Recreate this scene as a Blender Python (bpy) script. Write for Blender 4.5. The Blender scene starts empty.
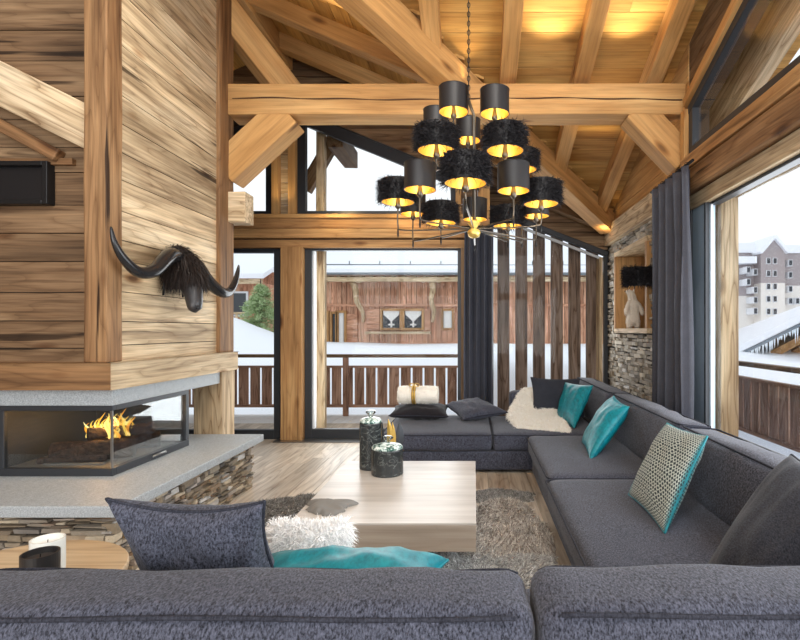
import bpy, math, random
import numpy as np
from mathutils import Vector, Matrix, noise
random.seed(7); RNG = np.random.default_rng(7)
sc = bpy.context.scene; C = sc.collection
# ------------------------------------------------------------------ camera, sky, light, exposure
cam = bpy.data.cameras.new('camera'); camo = bpy.data.objects.new('camera', cam); C.objects.link(camo)
camo.location = (0, 0, 1.4); camo.rotation_euler = (math.pi/2, 0, 0)
cam.sensor_width = 36; cam.lens = 23.4; cam.shift_x = -0.0925; cam.shift_y = 0.0125; cam.clip_end = 400; cam.clip_start = .02
sc.camera = camo
w = bpy.data.worlds.new('world'); sc.world = w; w.use_nodes = True
nt = w.node_tree; bg = nt.nodes['Background']
tc = nt.nodes.new('ShaderNodeTexCoord'); sp = nt.nodes.new('ShaderNodeSeparateXYZ'); cr = nt.nodes.new('ShaderNodeValToRGB')
nt.links.new(tc.outputs['Generated'], sp.inputs[0]); nt.links.new(sp.outputs[2], cr.inputs[0]); nt.links.new(cr.outputs[0], bg.inputs[0])
cr.color_ramp.elements[0].position = 0.0; cr.color_ramp.elements[0].color = (.93, .96, 1, 1)
cr.color_ramp.elements[1].position = .7; cr.color_ramp.elements[1].color = (.87, .93, 1, 1)
bg.inputs[1].default_value = 1.02
def area(name, loc, rot, sx, sy, e, col):
    l = bpy.data.lights.new(name, 'AREA'); l.shape = 'RECTANGLE'; l.size = sx; l.size_y = sy; l.energy = e; l.color = col
    o = bpy.data.objects.new(name, l); C.objects.link(o); o.location = loc; o.rotation_euler = rot
    return o
PI = math.pi
area('rear_fill', (-.8, -2.9, 2.3), (PI/2+.12, 0, 0), 6.5, 3.6, 280, (1, .99, .97))  # unseen fill lamp added behind the camera to brighten the room
area('daylight_fill_right', (2.25, 2.3, 1.5), (PI/2, 0, PI/2), 4.2, 2.2, 110, (.93, .97, 1))  # fill lamp added outside the side window to boost its daylight
area('daylight_fill_door', (-1.2, 6.9, 1.3), (PI/2, 0, PI), 2.2, 2.2, 50, (.93, .97, 1))  # added fill strengthening the daylight at the glass door
area('daylight_fill_slats', (1.05, 7.75, 1.6), (PI/2, 0, PI), 1.6, 1.6, 22, (.93, .97, 1))  # extra fill at the slat window, added to the sky's own light
def spot(name, loc, target, e, ang=1.6, col=(1, .74, .36), r=.04):
    l = bpy.data.lights.new(name, 'SPOT'); l.energy = e; l.color = col; l.spot_size = ang; l.spot_blend = .9; l.shadow_soft_size = r
    o = bpy.data.objects.new(name, l); C.objects.link(o); o.location = loc
    o.rotation_euler = (Vector(target)-Vector(loc)).to_track_quat('-Z', 'Y').to_euler()
for x in (.70, 1.38):
    spot('beam_uplight', (x, 4.75, 3.74), (x, 4.45, 4.4), 32, 1.5, (1, .8, .46))
spot('beam_uplight', (-.1, 5.0, 3.82), (-.1, 4.7, 4.5), 7)
spot('beam_uplight', (-1.0, 4.62, 3.9), (-1.15, 4.62, 4.6), 20, 2.2)
spot('beam_uplight', (1.42, 5.75, 3.25), (1.42, 5.6, 4.2), 8, 2.0)
spot('lintel_uplight', (1.83, 7.3, 2.75), (1.88, 7.5, 3.2), 4, 2.0)
spot('lintel_uplight', (1.90, 5.45, 2.97), (1.95, 5.35, 3.6), 4, 2.2)
spot('sill_uplight', (-2.42, 6.45, 2.90), (-2.42, 6.6, 3.8), 5, 1.6)
for x in (-1.7, -.8): spot('sill_uplight', (x, 6.3, 3.0), (x, 6.6, 2.8), 7, 2.6)
# added fill spots, unseen above the frame, brightening the room and fireplace wall
for (x, y, z, tx, ty, tz, e) in [(-1.2, 2.9, 4.6, -2.4, 4.2, 1.8, 115), (-.6, .6, 4.8, -2.6, 3.4, 2.2, 95), (.6, .6, 4.8, .6, 4.5, .3, 160), (-.2, 2.2, 4.9, -.6, 5.0, 3.5, 90)]:
    spot('overhead_fill_spot', (x, y, z), (tx, ty, tz), e, 1.9, (1, .95, .87), .15)
sc.view_settings.view_transform = 'Standard'; sc.view_settings.look = 'None'; sc.view_settings.gamma = 1
sc.view_settings.use_curve_mapping = False; sc.view_settings.exposure = 0.25
# ------------------------------------------------------------------ helpers
def P(px, py, d): return Vector(((px-474)/520*d, d, 1.4+(330-py)/520*d))
class MB:
    def __init__(s): s.v = []; s.f = []
    def add(s, V, F):
        n = len(s.v); s.v += [tuple(p) for p in V]; s.f += [tuple(i+n for i in f) for f in F]; return s
    def box(s, x0, x1, y0, y1, z0, z1, jit=0):
        V = [(x0,y0,z0),(x1,y0,z0),(x1,y1,z0),(x0,y1,z0),(x0,y0,z1),(x1,y0,z1),(x1,y1,z1),(x0,y1,z1)]
        if jit: V = [(a+random.uniform(-jit,jit), b+random.uniform(-jit,jit), c+random.uniform(-jit,jit)) for a,b,c in V]
        return s.add(V, [(0,3,2,1),(4,5,6,7),(0,1,5,4),(1,2,6,5),(2,3,7,6),(3,0,4,7)])
    def hexa(s, V): return s.add(V, [(0,3,2,1),(4,5,6,7),(0,1,5,4),(1,2,6,5),(2,3,7,6),(3,0,4,7)])
    def prism(s, poly, lo, hi, ax):   # poly in the two remaining axes (order xyz), extruded along ax
        def mk(a, b, t): return {0:(t,a,b),1:(a,t,b),2:(a,b,t)}[ax]
        n = len(poly); V = [mk(a,b,lo) for a,b in poly]+[mk(a,b,hi) for a,b in poly]
        F = [tuple(range(n)), tuple(range(2*n-1, n-1, -1))]+[(i,(i+1)%n,n+(i+1)%n,n+i) for i in range(n)]
        return s.add(V, F)
    def tube(s, pts, r, n=10, cap=True):
        pts = [Vector(p) for p in pts]; rs = r if isinstance(r, (list, tuple)) else [r]*len(pts); V = []; F = []
        up = None
        for i, p in enumerate(pts):
            t = (pts[min(i+1, len(pts)-1)]-pts[max(i-1, 0)]).normalized()
            if up is None: up = t.orthogonal().normalized()
            up = (up-t*up.dot(t)).normalized(); b = t.cross(up)
            for k in range(n):
                a = 2*PI*k/n; V.append(p+(up*math.cos(a)+b*math.sin(a))*rs[i])
        for i in range(len(pts)-1):
            for k in range(n): F.append((i*n+k, i*n+(k+1)%n, (i+1)*n+(k+1)%n, (i+1)*n+k))
        if cap: F.append(tuple(range(n-1,-1,-1))); F.append(tuple(range((len(pts)-1)*n, len(pts)*n)))
        return s.add(V, F)
    def ring(s, pts, r, n=8):
        pts = [Vector(p) for p in pts]; m = len(pts); V = []; F = []
        for i, p in enumerate(pts):
            t = (pts[(i+1)%m]-pts[i-1]).normalized()
            a0 = Vector((0,0,1)) if abs(t.z) < .9 else Vector((1,0,0))
            u = t.cross(a0).normalized(); b = t.cross(u)
            for k in range(n):
                a = 2*PI*k/n; V.append(p+(u*math.cos(a)+b*math.sin(a))*r)
        for i in range(m):
            for k in range(n): F.append((i*n+k, i*n+(k+1)%n, ((i+1)%m)*n+(k+1)%n, ((i+1)%m)*n+k))
        return s.add(V, F)
    def lathe(s, prof, c, n=32, close=True):
        V = []; F = []; m = len(prof)
        for r, z in prof:
            for k in range(n):
                a = 2*PI*k/n; V.append((c[0]+r*math.cos(a), c[1]+r*math.sin(a), c[2]+z))
        for i in range(m-1):
            for k in range(n): F.append((i*n+k, i*n+(k+1)%n, (i+1)*n+(k+1)%n, (i+1)*n+k))
        if close: F.append(tuple(range(n-1,-1,-1))); F.append(tuple(range((m-1)*n, m*n)))
        return s.add(V, F)
    def build(s, name, mat, parent=None, smooth=False, bevel=0, kind=None, recenter=False, mats=None):
        me = bpy.data.meshes.new(name); o = bpy.data.objects.new(name, me); C.objects.link(o)
        V = s.v
        if recenter and parent is None:
            a = np.array(V); c = ((a.min(0)+a.max(0))/2); c[2] = a[:,2].min(); V = (a-c).tolist(); o.location = c.tolist()
        me.from_pydata(V, [], s.f); me.update()
        if mat: me.materials.append(mat)
        if smooth: me.polygons.foreach_set('use_smooth', [True]*len(me.polygons))
        if parent:
            o.parent = parent; m = Vector(parent.location); q = parent
            while q.parent: q = q.parent; m += Vector(q.location)
            if parent.parent is None: o.matrix_parent_inverse = Matrix.Translation(-Vector(parent.location))
            elif parent.matrix_parent_inverse: o.matrix_parent_inverse = Matrix.Identity(4)
        if bevel:
            b = o.modifiers.new('bevel', 'BEVEL'); b.width = bevel; b.segments = 2; b.limit_method = 'ANGLE'; b.angle_limit = .6
        if kind: o['kind'] = kind
        return o
def tag(o, label, cat, group=None, kind=None):
    o['label'] = label; o['category'] = cat
    if group: o['group'] = group
    if kind: o['kind'] = kind
    return o
def thing(name, label, cat, loc=(0,0,0), group=None):
    o = bpy.data.objects.new(name, None); C.objects.link(o); o.location = loc; o.empty_display_size = .1
    return tag(o, label, cat, group)
# ------------------------------------------------------------------ materials
def srgb(r, g, b):
    f = lambda c: (c/255/12.92) if c/255 <= .04045 else ((c/255+.055)/1.055)**2.4
    return (f(r), f(g), f(b), 1)
class N:
    def __init__(s, name):
        s.m = bpy.data.materials.new(name); s.m.use_nodes = True; s.t = s.m.node_tree; s.b = s.t.nodes['Principled BSDF']; s.out = s.t.nodes['Material Output']
    def n(s, typ, **kw):
        x = s.t.nodes.new('ShaderNode'+typ)
        for k, v in kw.items(): setattr(x, k, v)
        return x
    def l(s, a, b): s.t.links.new(a, b)
    def coords(s, scale=(1,1,1), rnd=True, rot=(0,0,0)):
        tcn = s.n('TexCoord'); mp = s.n('Mapping'); mp.inputs['Scale'].default_value = scale; mp.inputs['Rotation'].default_value = rot
        if rnd:
            g = s.n('NewGeometry'); oi = s.n('ObjectInfo'); ad = s.n('Math', operation='ADD'); s.l(g.outputs['Random Per Island'], ad.inputs[0]); s.l(oi.outputs['Random'], ad.inputs[1])
            mu = s.n('Math', operation='MULTIPLY'); mu.inputs[1].default_value = 37.3; s.l(ad.outputs[0], mu.inputs[0])
            va = s.n('VectorMath', operation='ADD'); s.l(tcn.outputs['Object'], va.inputs[0]); s.l(mu.outputs[0], va.inputs[1]); s.l(va.outputs[0], mp.inputs[0])
        else: s.l(tcn.outputs['Object'], mp.inputs[0])
        return mp.outputs[0]
    def noise(s, vec, sc_, det=4, rough=.55, dist=0):
        x = s.n('TexNoise'); x.inputs['Scale'].default_value = sc_; x.inputs['Detail'].default_value = det; x.inputs['Roughness'].default_value = rough; x.inputs['Distortion'].default_value = dist
        s.l(vec, x.inputs['Vector']); return x.outputs['Fac']
    def ramp(s, fac, stops):
        x = s.n('ValToRGB'); e = x.color_ramp.elements
        while len(e) < len(stops): e.new(.5)
        for q, (p, c) in zip(e, stops): q.position = p; q.color = c if len(c) == 4 else (*c, 1)
        s.l(fac, x.inputs[0]); return x.outputs[0]
    def mix(s, fac, a, b, mode='MIX'):
        x = s.n('Mix', data_type='RGBA', blend_type=mode)
        if isinstance(fac, (int, float)): x.inputs[0].default_value = fac
        else: s.l(fac, x.inputs[0])
        for v, i in ((a, 6), (b, 7)):
            if isinstance(v, tuple): x.inputs[i].default_value = v
            else: s.l(v, x.inputs[i])
        return x.outputs[2]
    def bump(s, h, st=.3, d=.01):
        x = s.n('Bump'); x.inputs['Strength'].default_value = st; x.inputs['Distance'].default_value = d; s.l(h, x.inputs['Height']); s.l(x.outputs[0], s.b.inputs['Normal'])
def flat(name, col, rough=.6, metal=0, spec=.5):
    m = N(name); m.b.inputs['Base Color'].default_value = col; m.b.inputs['Roughness'].default_value = rough; m.b.inputs['Metallic'].default_value = metal; m.b.inputs['Specular IOR Level'].default_value = spec
    v = m.coords((1,1,1), False); f = m.noise(v, 40, 3); m.bump(f, .05, .002)
    return m.m
def wood(name, dark, mid, light, ax=0, knots=.5, contrast=1, rough=.65, var=.25, cracks=0.0, rings=1.0, bump=.35):
    m = N(name)
    def sc3(a, b): v = [b, b, b]; v[ax] = a; return tuple(v)
    base = m.coords((1,1,1))
    mp = m.n('Mapping'); mp.inputs['Scale'].default_value = sc3(.35, 3.2); m.l(base, mp.inputs[0])
    nz = m.n('TexNoise'); nz.inputs['Scale'].default_value = 1.6; nz.inputs['Detail'].default_value = 2; m.l(mp.outputs[0], nz.inputs['Vector'])
    wv = m.n('Math', operation='MULTIPLY'); wv.inputs[1].default_value = 9; m.l(nz.outputs['Fac'], wv.inputs[0])
    fr = m.n('Math', operation='FRACT'); m.l(wv.outputs[0], fr.inputs[0])          # contour lines of a stretched noise: cathedral grain
    mp2 = m.n('Mapping'); mp2.inputs['Scale'].default_value = sc3(1.5, 55); m.l(base, mp2.inputs[0])
    fine = m.noise(mp2.outputs[0], 1.0, 5, .65)
    mp3 = m.n('Mapping'); mp3.inputs['Scale'].default_value = sc3(.5, 2.5); m.l(base, mp3.inputs[0])
    big = m.noise(mp3.outputs[0], 1.2, 3, .6)
    col = m.ramp(big, [(.3, dark), (.5, mid), (.72, light)])
    g = m.ramp(fr.outputs[0], [(0, (.34,.25,.18)), (.10, (.72,.66,.60)), (.3, (1.05,1.05,1.05)), (.8, (1,.99,.98)), (1, (.72,.66,.6))])
    col = m.mix(min(1, .85*rings*contrast) if rings else 0.0, col, g, 'MULTIPLY')
    fg = m.ramp(fine, [(.28, (.34,.28,.23)), (.48, (.92,.92,.92)), (.7, (1.25,1.24,1.22))])
    col = m.mix(.8*contrast, col, fg, 'MULTIPLY')
    mp4 = m.n('Mapping'); mp4.inputs['Scale'].default_value = sc3(.8, 16); m.l(base, mp4.inputs[0]); st = m.noise(mp4.outputs[0], 1.0, 4, .6)
    col = m.mix(.75*contrast, col, m.ramp(st, [(.33, (.45,.38,.32)), (.5, (1,1,1)), (.68, (1.18,1.18,1.18))]), 'MULTIPLY')
    if knots:
        mk = m.n('Mapping'); mk.inputs['Scale'].default_value = sc3(.9, 2.6); m.l(base, mk.inputs[0])
        vo = m.n('TexVoronoi'); vo.inputs['Scale'].default_value = 1.5; m.l(mk.outputs[0], vo.inputs['Vector'])
        kd = m.ramp(vo.outputs['Distance'], [(0.05, (.16,.09,.05)), (.10, (.55,.42,.32)), (.17, (1,1,1))])
        col = m.mix(knots, col, kd, 'MULTIPLY')
    if cracks:
        mc = m.n('Mapping'); mc.inputs['Scale'].default_value = sc3(.5, 11); m.l(base, mc.inputs[0])
        cn = m.noise(mc.outputs[0], 1.3, 3, .5)
        ck = m.ramp(cn, [(.315, (.08,.05,.03)), (.355, (1,1,1))])
        col = m.mix(cracks, col, ck, 'MULTIPLY')
    gi = m.n('NewGeometry'); mr = m.n('MapRange'); mr.inputs[3].default_value = 1-var; mr.inputs[4].default_value = 1+var; m.l(gi.outputs['Random Per Island'], mr.inputs[0])
    cmb = m.n('CombineColor'); [m.l(mr.outputs[0], cmb.inputs[i]) for i in range(3)]
    col = m.mix(1.0, col, cmb.outputs[0], 'MULTIPLY')
    m.l(col, m.b.inputs['Base Color']); m.b.inputs['Roughness'].default_value = rough; m.b.inputs['Specular IOR Level'].default_value = .3
    hh = m.n('Math', operation='ADD'); m.l(fine, hh.inputs[0]); m.l(fr.outputs[0], hh.inputs[1]); m.bump(hh.outputs[0], bump, .004)
    return m.m
def woodset(name, *a, **k): return [wood(name+'_'+'xyz'[i], *a, ax=i, **k) for i in range(3)]
BEAM = woodset('spruce_beam', srgb(166,122,72), srgb(196,150,94), srgb(216,176,120), knots=.75, contrast=.5, var=.08, rings=.3)
ROOFW = woodset('roof_board', srgb(160,116,60), srgb(190,144,80), srgb(208,168,100), knots=.5, contrast=.55, var=.16, rings=.35)
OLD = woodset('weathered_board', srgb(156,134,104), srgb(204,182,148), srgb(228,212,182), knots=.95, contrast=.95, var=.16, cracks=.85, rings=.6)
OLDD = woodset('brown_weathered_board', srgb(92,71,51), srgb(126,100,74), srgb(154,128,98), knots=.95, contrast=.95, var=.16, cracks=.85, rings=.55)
RUST = woodset('old_timber', srgb(98,70,46), srgb(140,105,71), srgb(176,140,100), knots=.8, contrast=1.0, var=.1, cracks=.95, rings=.6)
WARM = woodset('warm_timber', srgb(146,106,66), srgb(182,138,90), srgb(204,166,114), knots=.85, contrast=.7, var=.12, cracks=.35, rings=.6)
DARKW = woodset('brown_rail_board', srgb(140,108,92), srgb(172,136,116), srgb(196,164,144), knots=.4, contrast=1.0, var=.15, cracks=.4)
GREYW = woodset('grey_brown_slat', srgb(108,90,80), srgb(136,116,104), srgb(160,142,130), knots=.6, contrast=1.1, var=.1, cracks=.5)
REDW = woodset('red_chalet_board', srgb(184,132,104), srgb(216,164,134), srgb(234,194,166), knots=.4, contrast=.9, var=.2)
PALEW = woodset('pale_timber', srgb(176,150,116), srgb(212,190,156), srgb(234,216,186), knots=.6, contrast=.9, var=.08, cracks=.3)
FLOORW = woodset('oak_floor', srgb(172,160,144), srgb(200,188,172), srgb(218,208,194), knots=.3, contrast=.6, var=.16, rough=.38, bump=.1)
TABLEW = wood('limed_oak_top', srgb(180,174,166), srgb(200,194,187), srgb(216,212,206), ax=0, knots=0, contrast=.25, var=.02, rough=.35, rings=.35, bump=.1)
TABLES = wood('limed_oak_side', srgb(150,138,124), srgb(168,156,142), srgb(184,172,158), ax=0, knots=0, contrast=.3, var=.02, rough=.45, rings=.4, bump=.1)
PLYW = wood('plain_oak', srgb(172,148,116), srgb(186,162,130), srgb(198,176,144), ax=0, knots=0, contrast=.4, var=.02, rough=.45)
BLACKM = flat('anthracite_metal', srgb(52,55,60), .45, .3)
BLACK = flat('black_metal', srgb(28,28,30), .4, .4)
GREYM = flat('blue_grey_frame', srgb(150,168,182), .45, .2)
BRONZE = flat('dark_bronze', srgb(104,96,86), .3, .85)
STEEL = flat('brushed_steel', srgb(150,148,146), .28, .9)
WHITEF = flat('white_trim', srgb(226,228,232), .6)
def glass(name, tint=(1,1,1,1), refl=1.0, spec_rough=.0):
    m = N(name); m.t.nodes.remove(m.b); tr = m.n('BsdfTransparent'); tr.inputs[0].default_value = tint; gl = m.n('BsdfGlossy'); gl.inputs['Roughness'].default_value = spec_rough
    fz = m.n('Fresnel'); fz.inputs[0].default_value = 1.45; mu = m.n('Math', operation='MULTIPLY'); mu.inputs[1].default_value = refl; m.l(fz.outputs[0], mu.inputs[0])
    mx = m.n('MixShader'); m.l(mu.outputs[0], mx.inputs[0]); m.l(tr.outputs[0], mx.inputs[1]); m.l(gl.outputs[0], mx.inputs[2]); m.l(mx.outputs[0], m.out.inputs[0])
    return m.m
GLASS = glass('window_glass', (.99,.995,.99,1), .2)
FGLASS = glass('fireplace_glass', (.93,.95,.96,1), .45)
def fabric(name, dark, light, scale=260, rough=.9, sheen=.3, big=None, wr=.25):
    m = N(name); v = m.coords((1,1,1), False)
    mp = m.n('Mapping'); mp.inputs['Scale'].default_value = (1, .5, .55); m.l(v, mp.inputs[0])
    f = m.noise(mp.outputs[0], scale, 3, .7); g = m.noise(v, 9, 3)
    c = m.ramp(f, [(.34, dark), (.66, light)])
    c = m.mix(.35, c, m.ramp(g, [(.3, (.7,.7,.72)), (.7, (1.15,1.15,1.15))]), 'MULTIPLY')
    m.l(c, m.b.inputs['Base Color']); m.b.inputs['Roughness'].default_value = rough; m.b.inputs['Sheen Weight'].default_value = sheen; m.b.inputs['Specular IOR Level'].default_value = .2
    m.bump(f, wr, .003); return m.m
GREYF = fabric('charcoal_tweed', srgb(20,22,30), srgb(92,95,110), 190, sheen=.12, wr=.6)
GREYF2 = fabric('dark_charcoal_cloth', srgb(28,30,37), srgb(62,65,75), 260, sheen=.12)
BLACKF = fabric('black_cloth', srgb(22,20,24), srgb(42,40,45), 260, sheen=.1)
PIPE = fabric('charcoal_piping', srgb(30,31,39), srgb(62,64,74), 200, sheen=0)
CURT = fabric('grey_curtain_cloth', srgb(62,64,72), srgb(80,82,92), 300, .36, 0)
TEAL = fabric('teal_velvet', srgb(0,108,122), srgb(4,142,156), 40, .42, 0, wr=.03)
TEAL.node_tree.nodes['Principled BSDF'].inputs['Specular IOR Level'].default_value = .45
def furmat(name, root, tip, rough=.6):
    m = N(name); gi = m.n('NewGeometry'); c = m.ramp(gi.outputs['Random Per Island'], [(0, root), (1, tip)])
    m.l(c, m.b.inputs['Base Color']); m.b.inputs['Roughness'].default_value = rough; m.b.inputs['Specular IOR Level'].default_value = .25; return m.m
BFUR = furmat('black_fur', srgb(20,19,21), srgb(46,44,48)); HFUR = furmat('dark_brown_hair', srgb(24,20,19), srgb(56,46,42), .45)
CFUR = furmat('cream_fur', srgb(244,238,226), srgb(255,253,248)); WFUR = furmat('white_fur', srgb(250,249,248), srgb(255,255,255))
GFUR = furmat('grey_brown_fur', srgb(128,116,106), srgb(246,240,232)); GFUR2 = furmat('silver_grey_fur', srgb(146,144,142), srgb(248,248,246))
GOLDI = flat('gold_lining', srgb(236,200,110), .35, .75)
def emis(name, col, st):
    m = N(name); m.b.inputs['Base Color'].default_value = (*col, 1); m.b.inputs['Emission Color'].default_value = (*col, 1); m.b.inputs['Emission Strength'].default_value = st; return m.m
BULB = emis('warm_bulb', (1, .72, .32), 14)
def stone(name, stops, scale=1.0, bump=.6, rough=.85, island=True):
    m = N(name); v = m.coords((1,1,1)); f = m.noise(v, 9*scale, 6, .65); h = m.noise(v, 45*scale, 5, .7)
    gi = m.n('NewGeometry'); c = m.ramp(gi.outputs['Random Per Island'], stops)
    c = m.mix(.7, c, m.ramp(f, [(.3, (.5,.48,.45)), (.5, (.95,.95,.95)), (.7, (1.25,1.22,1.18))]), 'MULTIPLY')
    m.l(c, m.b.inputs['Base Color']); m.b.inputs['Roughness'].default_value = rough; m.bump(h, bump, .01); return m.m
STONEW = stone('stacked_ledge_stone', [(0, srgb(112,104,92)), (.25, srgb(176,166,150)), (.45, srgb(140,134,124)), (.65, srgb(196,188,172)), (.85, srgb(140,124,102)), (1, srgb(204,202,198))])
STONEH = stone('hearth_ledge_stone', [(0, srgb(96,84,72)), (.25, srgb(164,148,124)), (.45, srgb(120,114,108)), (.65, srgb(200,186,162)), (.85, srgb(138,110,82)), (1, srgb(216,214,210))])
MORTAR = flat('dark_joint', srgb(52,46,40), .9)
def granite(name, a, b):
    m = N(name); v = m.coords((1,1,1), False); f = m.noise(v, 130, 4, .75); g = m.noise(v, 6, 4); mp = m.n('Mapping'); mp.inputs['Scale'].default_value = (3,1,1); m.l(v, mp.inputs[0]); k = m.noise(mp.outputs[0], 30, 5, .7)
    c = m.ramp(f, [(.35, a), (.65, b)]); c = m.mix(.5, c, m.ramp(k, [(.3, (.72,.74,.75)), (.7, (1.2,1.2,1.2))]), 'MULTIPLY')
    m.l(c, m.b.inputs['Base Color']); m.b.inputs['Roughness'].default_value = .5; m.bump(f, .25, .003); return m.m
GRAN = granite('grey_flamed_granite', srgb(136,142,146), srgb(186,192,196))
def marble(name):
    m = N(name); v = m.coords((1,1,1), False); f = m.noise(v, 7, 3, .5, 2.5); c = m.ramp(f, [(.40, srgb(40,43,45)), (.492, srgb(54,58,59)), (.503, srgb(120,126,124)), (.514, srgb(54,58,59)), (.62, srgb(46,50,52))])
    m.l(c, m.b.inputs['Base Color']); m.b.inputs['Roughness'].default_value = .22; return m.m
MARB = marble('dark_veined_marble')
GMARB = N('green_white_marble'); _v = GMARB.coords((1,1,1), False); _f = GMARB.noise(_v, 26, 4, .6, 1.5)
GMARB.l(GMARB.ramp(_f, [(.42, srgb(52,92,84)), (.5, srgb(196,214,208)), (.62, srgb(232,240,238))]), GMARB.b.inputs['Base Color']); GMARB.b.inputs['Roughness'].default_value = .15; GMARB = GMARB.m
CLEAR = glass('clear_stopper_glass', (.86,.92,.9,1), 3.0)
SNOW = flat('snow', srgb(244,247,252), .7); SNOW.node_tree.nodes['Principled BSDF'].inputs['Specular IOR Level'].default_value = .2
# ------------------------------------------------------------------ shape helpers
def beam(name, p0, p1, wd, ht, mset, label=None, cat='beam', group=None, parent=None, bevel=.008, ext=0, kind=None, up=(0,0,1)):
    """square timber from p0 to p1 (centre line); local x is the grain"""
    p0 = Vector(p0); p1 = Vector(p1); d = (p1-p0); L = d.length; d.normalize()
    upv = Vector(up); s_ = upv.cross(d).normalized(); u_ = d.cross(s_)
    R = Matrix((d, s_, u_)).transposed().to_4x4(); R.translation = (p0+p1)/2
    m = MB(); k = max(2, int(L/.35)); V = []; F = []
    for i in range(k+1):
        x = -L/2+L*i/k
        for a, b in ((-1,-1),(1,-1),(1,1),(-1,1)):
            V.append((x, a*wd/2+random.uniform(-.003,.003), b*ht/2+random.uniform(-.003,.003)))
    for i in range(k):
        for j in range(4): F.append((i*4+j, i*4+(j+1)%4, (i+1)*4+(j+1)%4, (i+1)*4+j))
    F = [tuple(reversed(f)) for f in F]
    F.append((0,1,2,3)); F.append((k*4+3,k*4+2,k*4+1,k*4))
    m.add(V, F); o = m.build(name, mset[0], None, bevel=bevel)
    o.matrix_world = R
    if parent: o.parent = parent; o.matrix_parent_inverse = Matrix.Translation(-Vector(parent.location))
    if kind: o['kind'] = kind
    if label: tag(o, label, cat, group)
    return o
def planks(m, u0, u1, v0, v1, n0, n1, plane, width=.16, seg=(1.2, 2.6), gap=.006, clip=None, jit=.003):
    """boards running along u, stacked along v; plane maps (u,v,n)->xyz. clip(v)->list of (ua,ub)"""
    v = v0
    while v < v1-.01:
        wv = min(width*random.uniform(.8, 1.25), v1-v)
        if clip:
            A_, B_ = clip(v+gap/2), clip(v+wv-gap/2)
            if not A_: A_ = None
            if A_ and not B_: q_ = (A_[0][0]+A_[0][1])/2; B_ = [(q_, q_+.001)]
            if A_:
                q = random.uniform(-jit, jit); (a0, a1), (b0, b1) = A_[0], B_[0]
                m.hexa([plane(x, y, z) for z in (n0, n1+q) for (x, y) in ((a0, v+gap/2), (a1, v+gap/2), (b1, v+wv-gap/2), (b0, v+wv-gap/2))])
            v += wv; continue
        for a, b in [(u0, u1)]:
            if b-a < .02: continue
            u = a
            while u < b-.001:
                L = random.uniform(*seg); e = min(u+L, b)
                if b-e < .3: e = b
                q = random.uniform(-jit, jit)
                V = [plane(x, y, z) for z in (n0, n1+q) for (x, y) in ((u+gap/2, v+gap/2), (e-gap/2, v+gap/2), (e-gap/2, v+wv-gap/2), (u+gap/2, v+wv-gap/2))]
                m.hexa(V); u = e
        v += wv
    return m
def ledge(m, u0, u1, v0, v1, n0, plane, holes=(), hmin=.025, hmax=.07, lmin=.08, lmax=.32, dmin=.02, dmax=.07):
    v = v0
    while v < v1-.004:
        h = min(random.uniform(hmin, hmax), v1-v); u = u0-random.uniform(0, .1)
        while u < u1:
            L = random.uniform(lmin, lmax); a = max(u, u0); b = min(u+L, u1); u += L
            if b-a < .02: continue
            segs = [(a, b)]
            for (ha, hb, hc, hd) in holes:
                if v+h/2 > hc and v+h/2 < hd:
                    segs = [s_ for (x, y) in segs for s_ in ((x, min(y, ha)), (max(x, hb), y)) if s_[1]-s_[0] > .015]
            for (a2, b2) in segs:
                d = n0+random.uniform(dmin, dmax); g = .003; hh = h
                if random.random() < .25: hh = h*random.uniform(.55, .9)
                j = lambda s_=.006: random.uniform(-s_, s_)
                x0, x1, y0, y1 = a2+g, b2-g, v+g, v+hh-g
                V = [plane(x, y, n0-.02) for x, y in ((x0,y0),(x1,y0),(x1,y1),(x0,y1))]+[plane(x+j(), y+j(), d+j()) for x, y in ((x0,y0),(x1,y0),(x1,y1),(x0,y1))]
                m.hexa(V)
        v += h
    return m
def rbox(sx, sy, sz, r, bulge=(0,0,0), n=10, lump=.004, seed=0):
    """soft rounded box centred on the origin"""
    h = Vector((sx/2, sy/2, sz/2)); V = []; F = []; idx = {}
    ts = sorted(set([-1+.0, 1]+[math.sin(PI/2*(2*i/n-1)) for i in range(n+1)]))
    def vert(p):
        q = Vector([max(-(h[i]-r), min(h[i]-r, p[i]*h[i])) for i in range(3)]); e = Vector([p[i]*h[i] for i in range(3)])-q
        if e.length > 1e-6: e = e.normalized()*r
        w_ = q+e
        for i in range(3):
            j, k = (i+1)%3, (i+2)%3; w_[i] += (w_[i]/h[i])*bulge[i]*(1-p[j]**2)*(1-p[k]**2)
        nz = noise.noise_vector(Vector((w_.x*4+seed*3.1, w_.y*4, w_.z*4)))*lump*2+noise.noise_vector(Vector((w_.x*14+seed, w_.y*14, w_.z*14)))*lump*.5
        return w_+nz
    def gid(p):
        key = tuple(round(c, 5) for c in p)
        if key not in idx: idx[key] = len(V); V.append(vert(p))
        return idx[key]
    for ax in range(3):
        for sgn in (-1, 1):
            for i in range(len(ts)-1):
                for j in range(len(ts)-1):
                    c = []
                    for a, b in ((i,j),(i+1,j),(i+1,j+1),(i,j+1)):
                        p = [0,0,0]; p[ax] = sgn; p[(ax+1)%3] = ts[a]; p[(ax+2)%3] = ts[b]; c.append(gid(p))
                    if sgn < 0: c.reverse()
                    F.append(tuple(c))
    return V, F
def softbox(name, x0, x1, y0, y1, z0, z1, mat, parent, r=.05, bulge=(0,0,0), seed=0, lump=.004, n=12, rot=None):
    V, F = rbox(x1-x0, y1-y0, z1-z0, r, bulge, n, lump, seed); c = Vector(((x0+x1)/2, (y0+y1)/2, (z0+z1)/2))
    if rot: V = [rot @ v for v in V]
    m = MB().add([v+c for v in V], F); return m.build(name, mat, parent, smooth=True)
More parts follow.
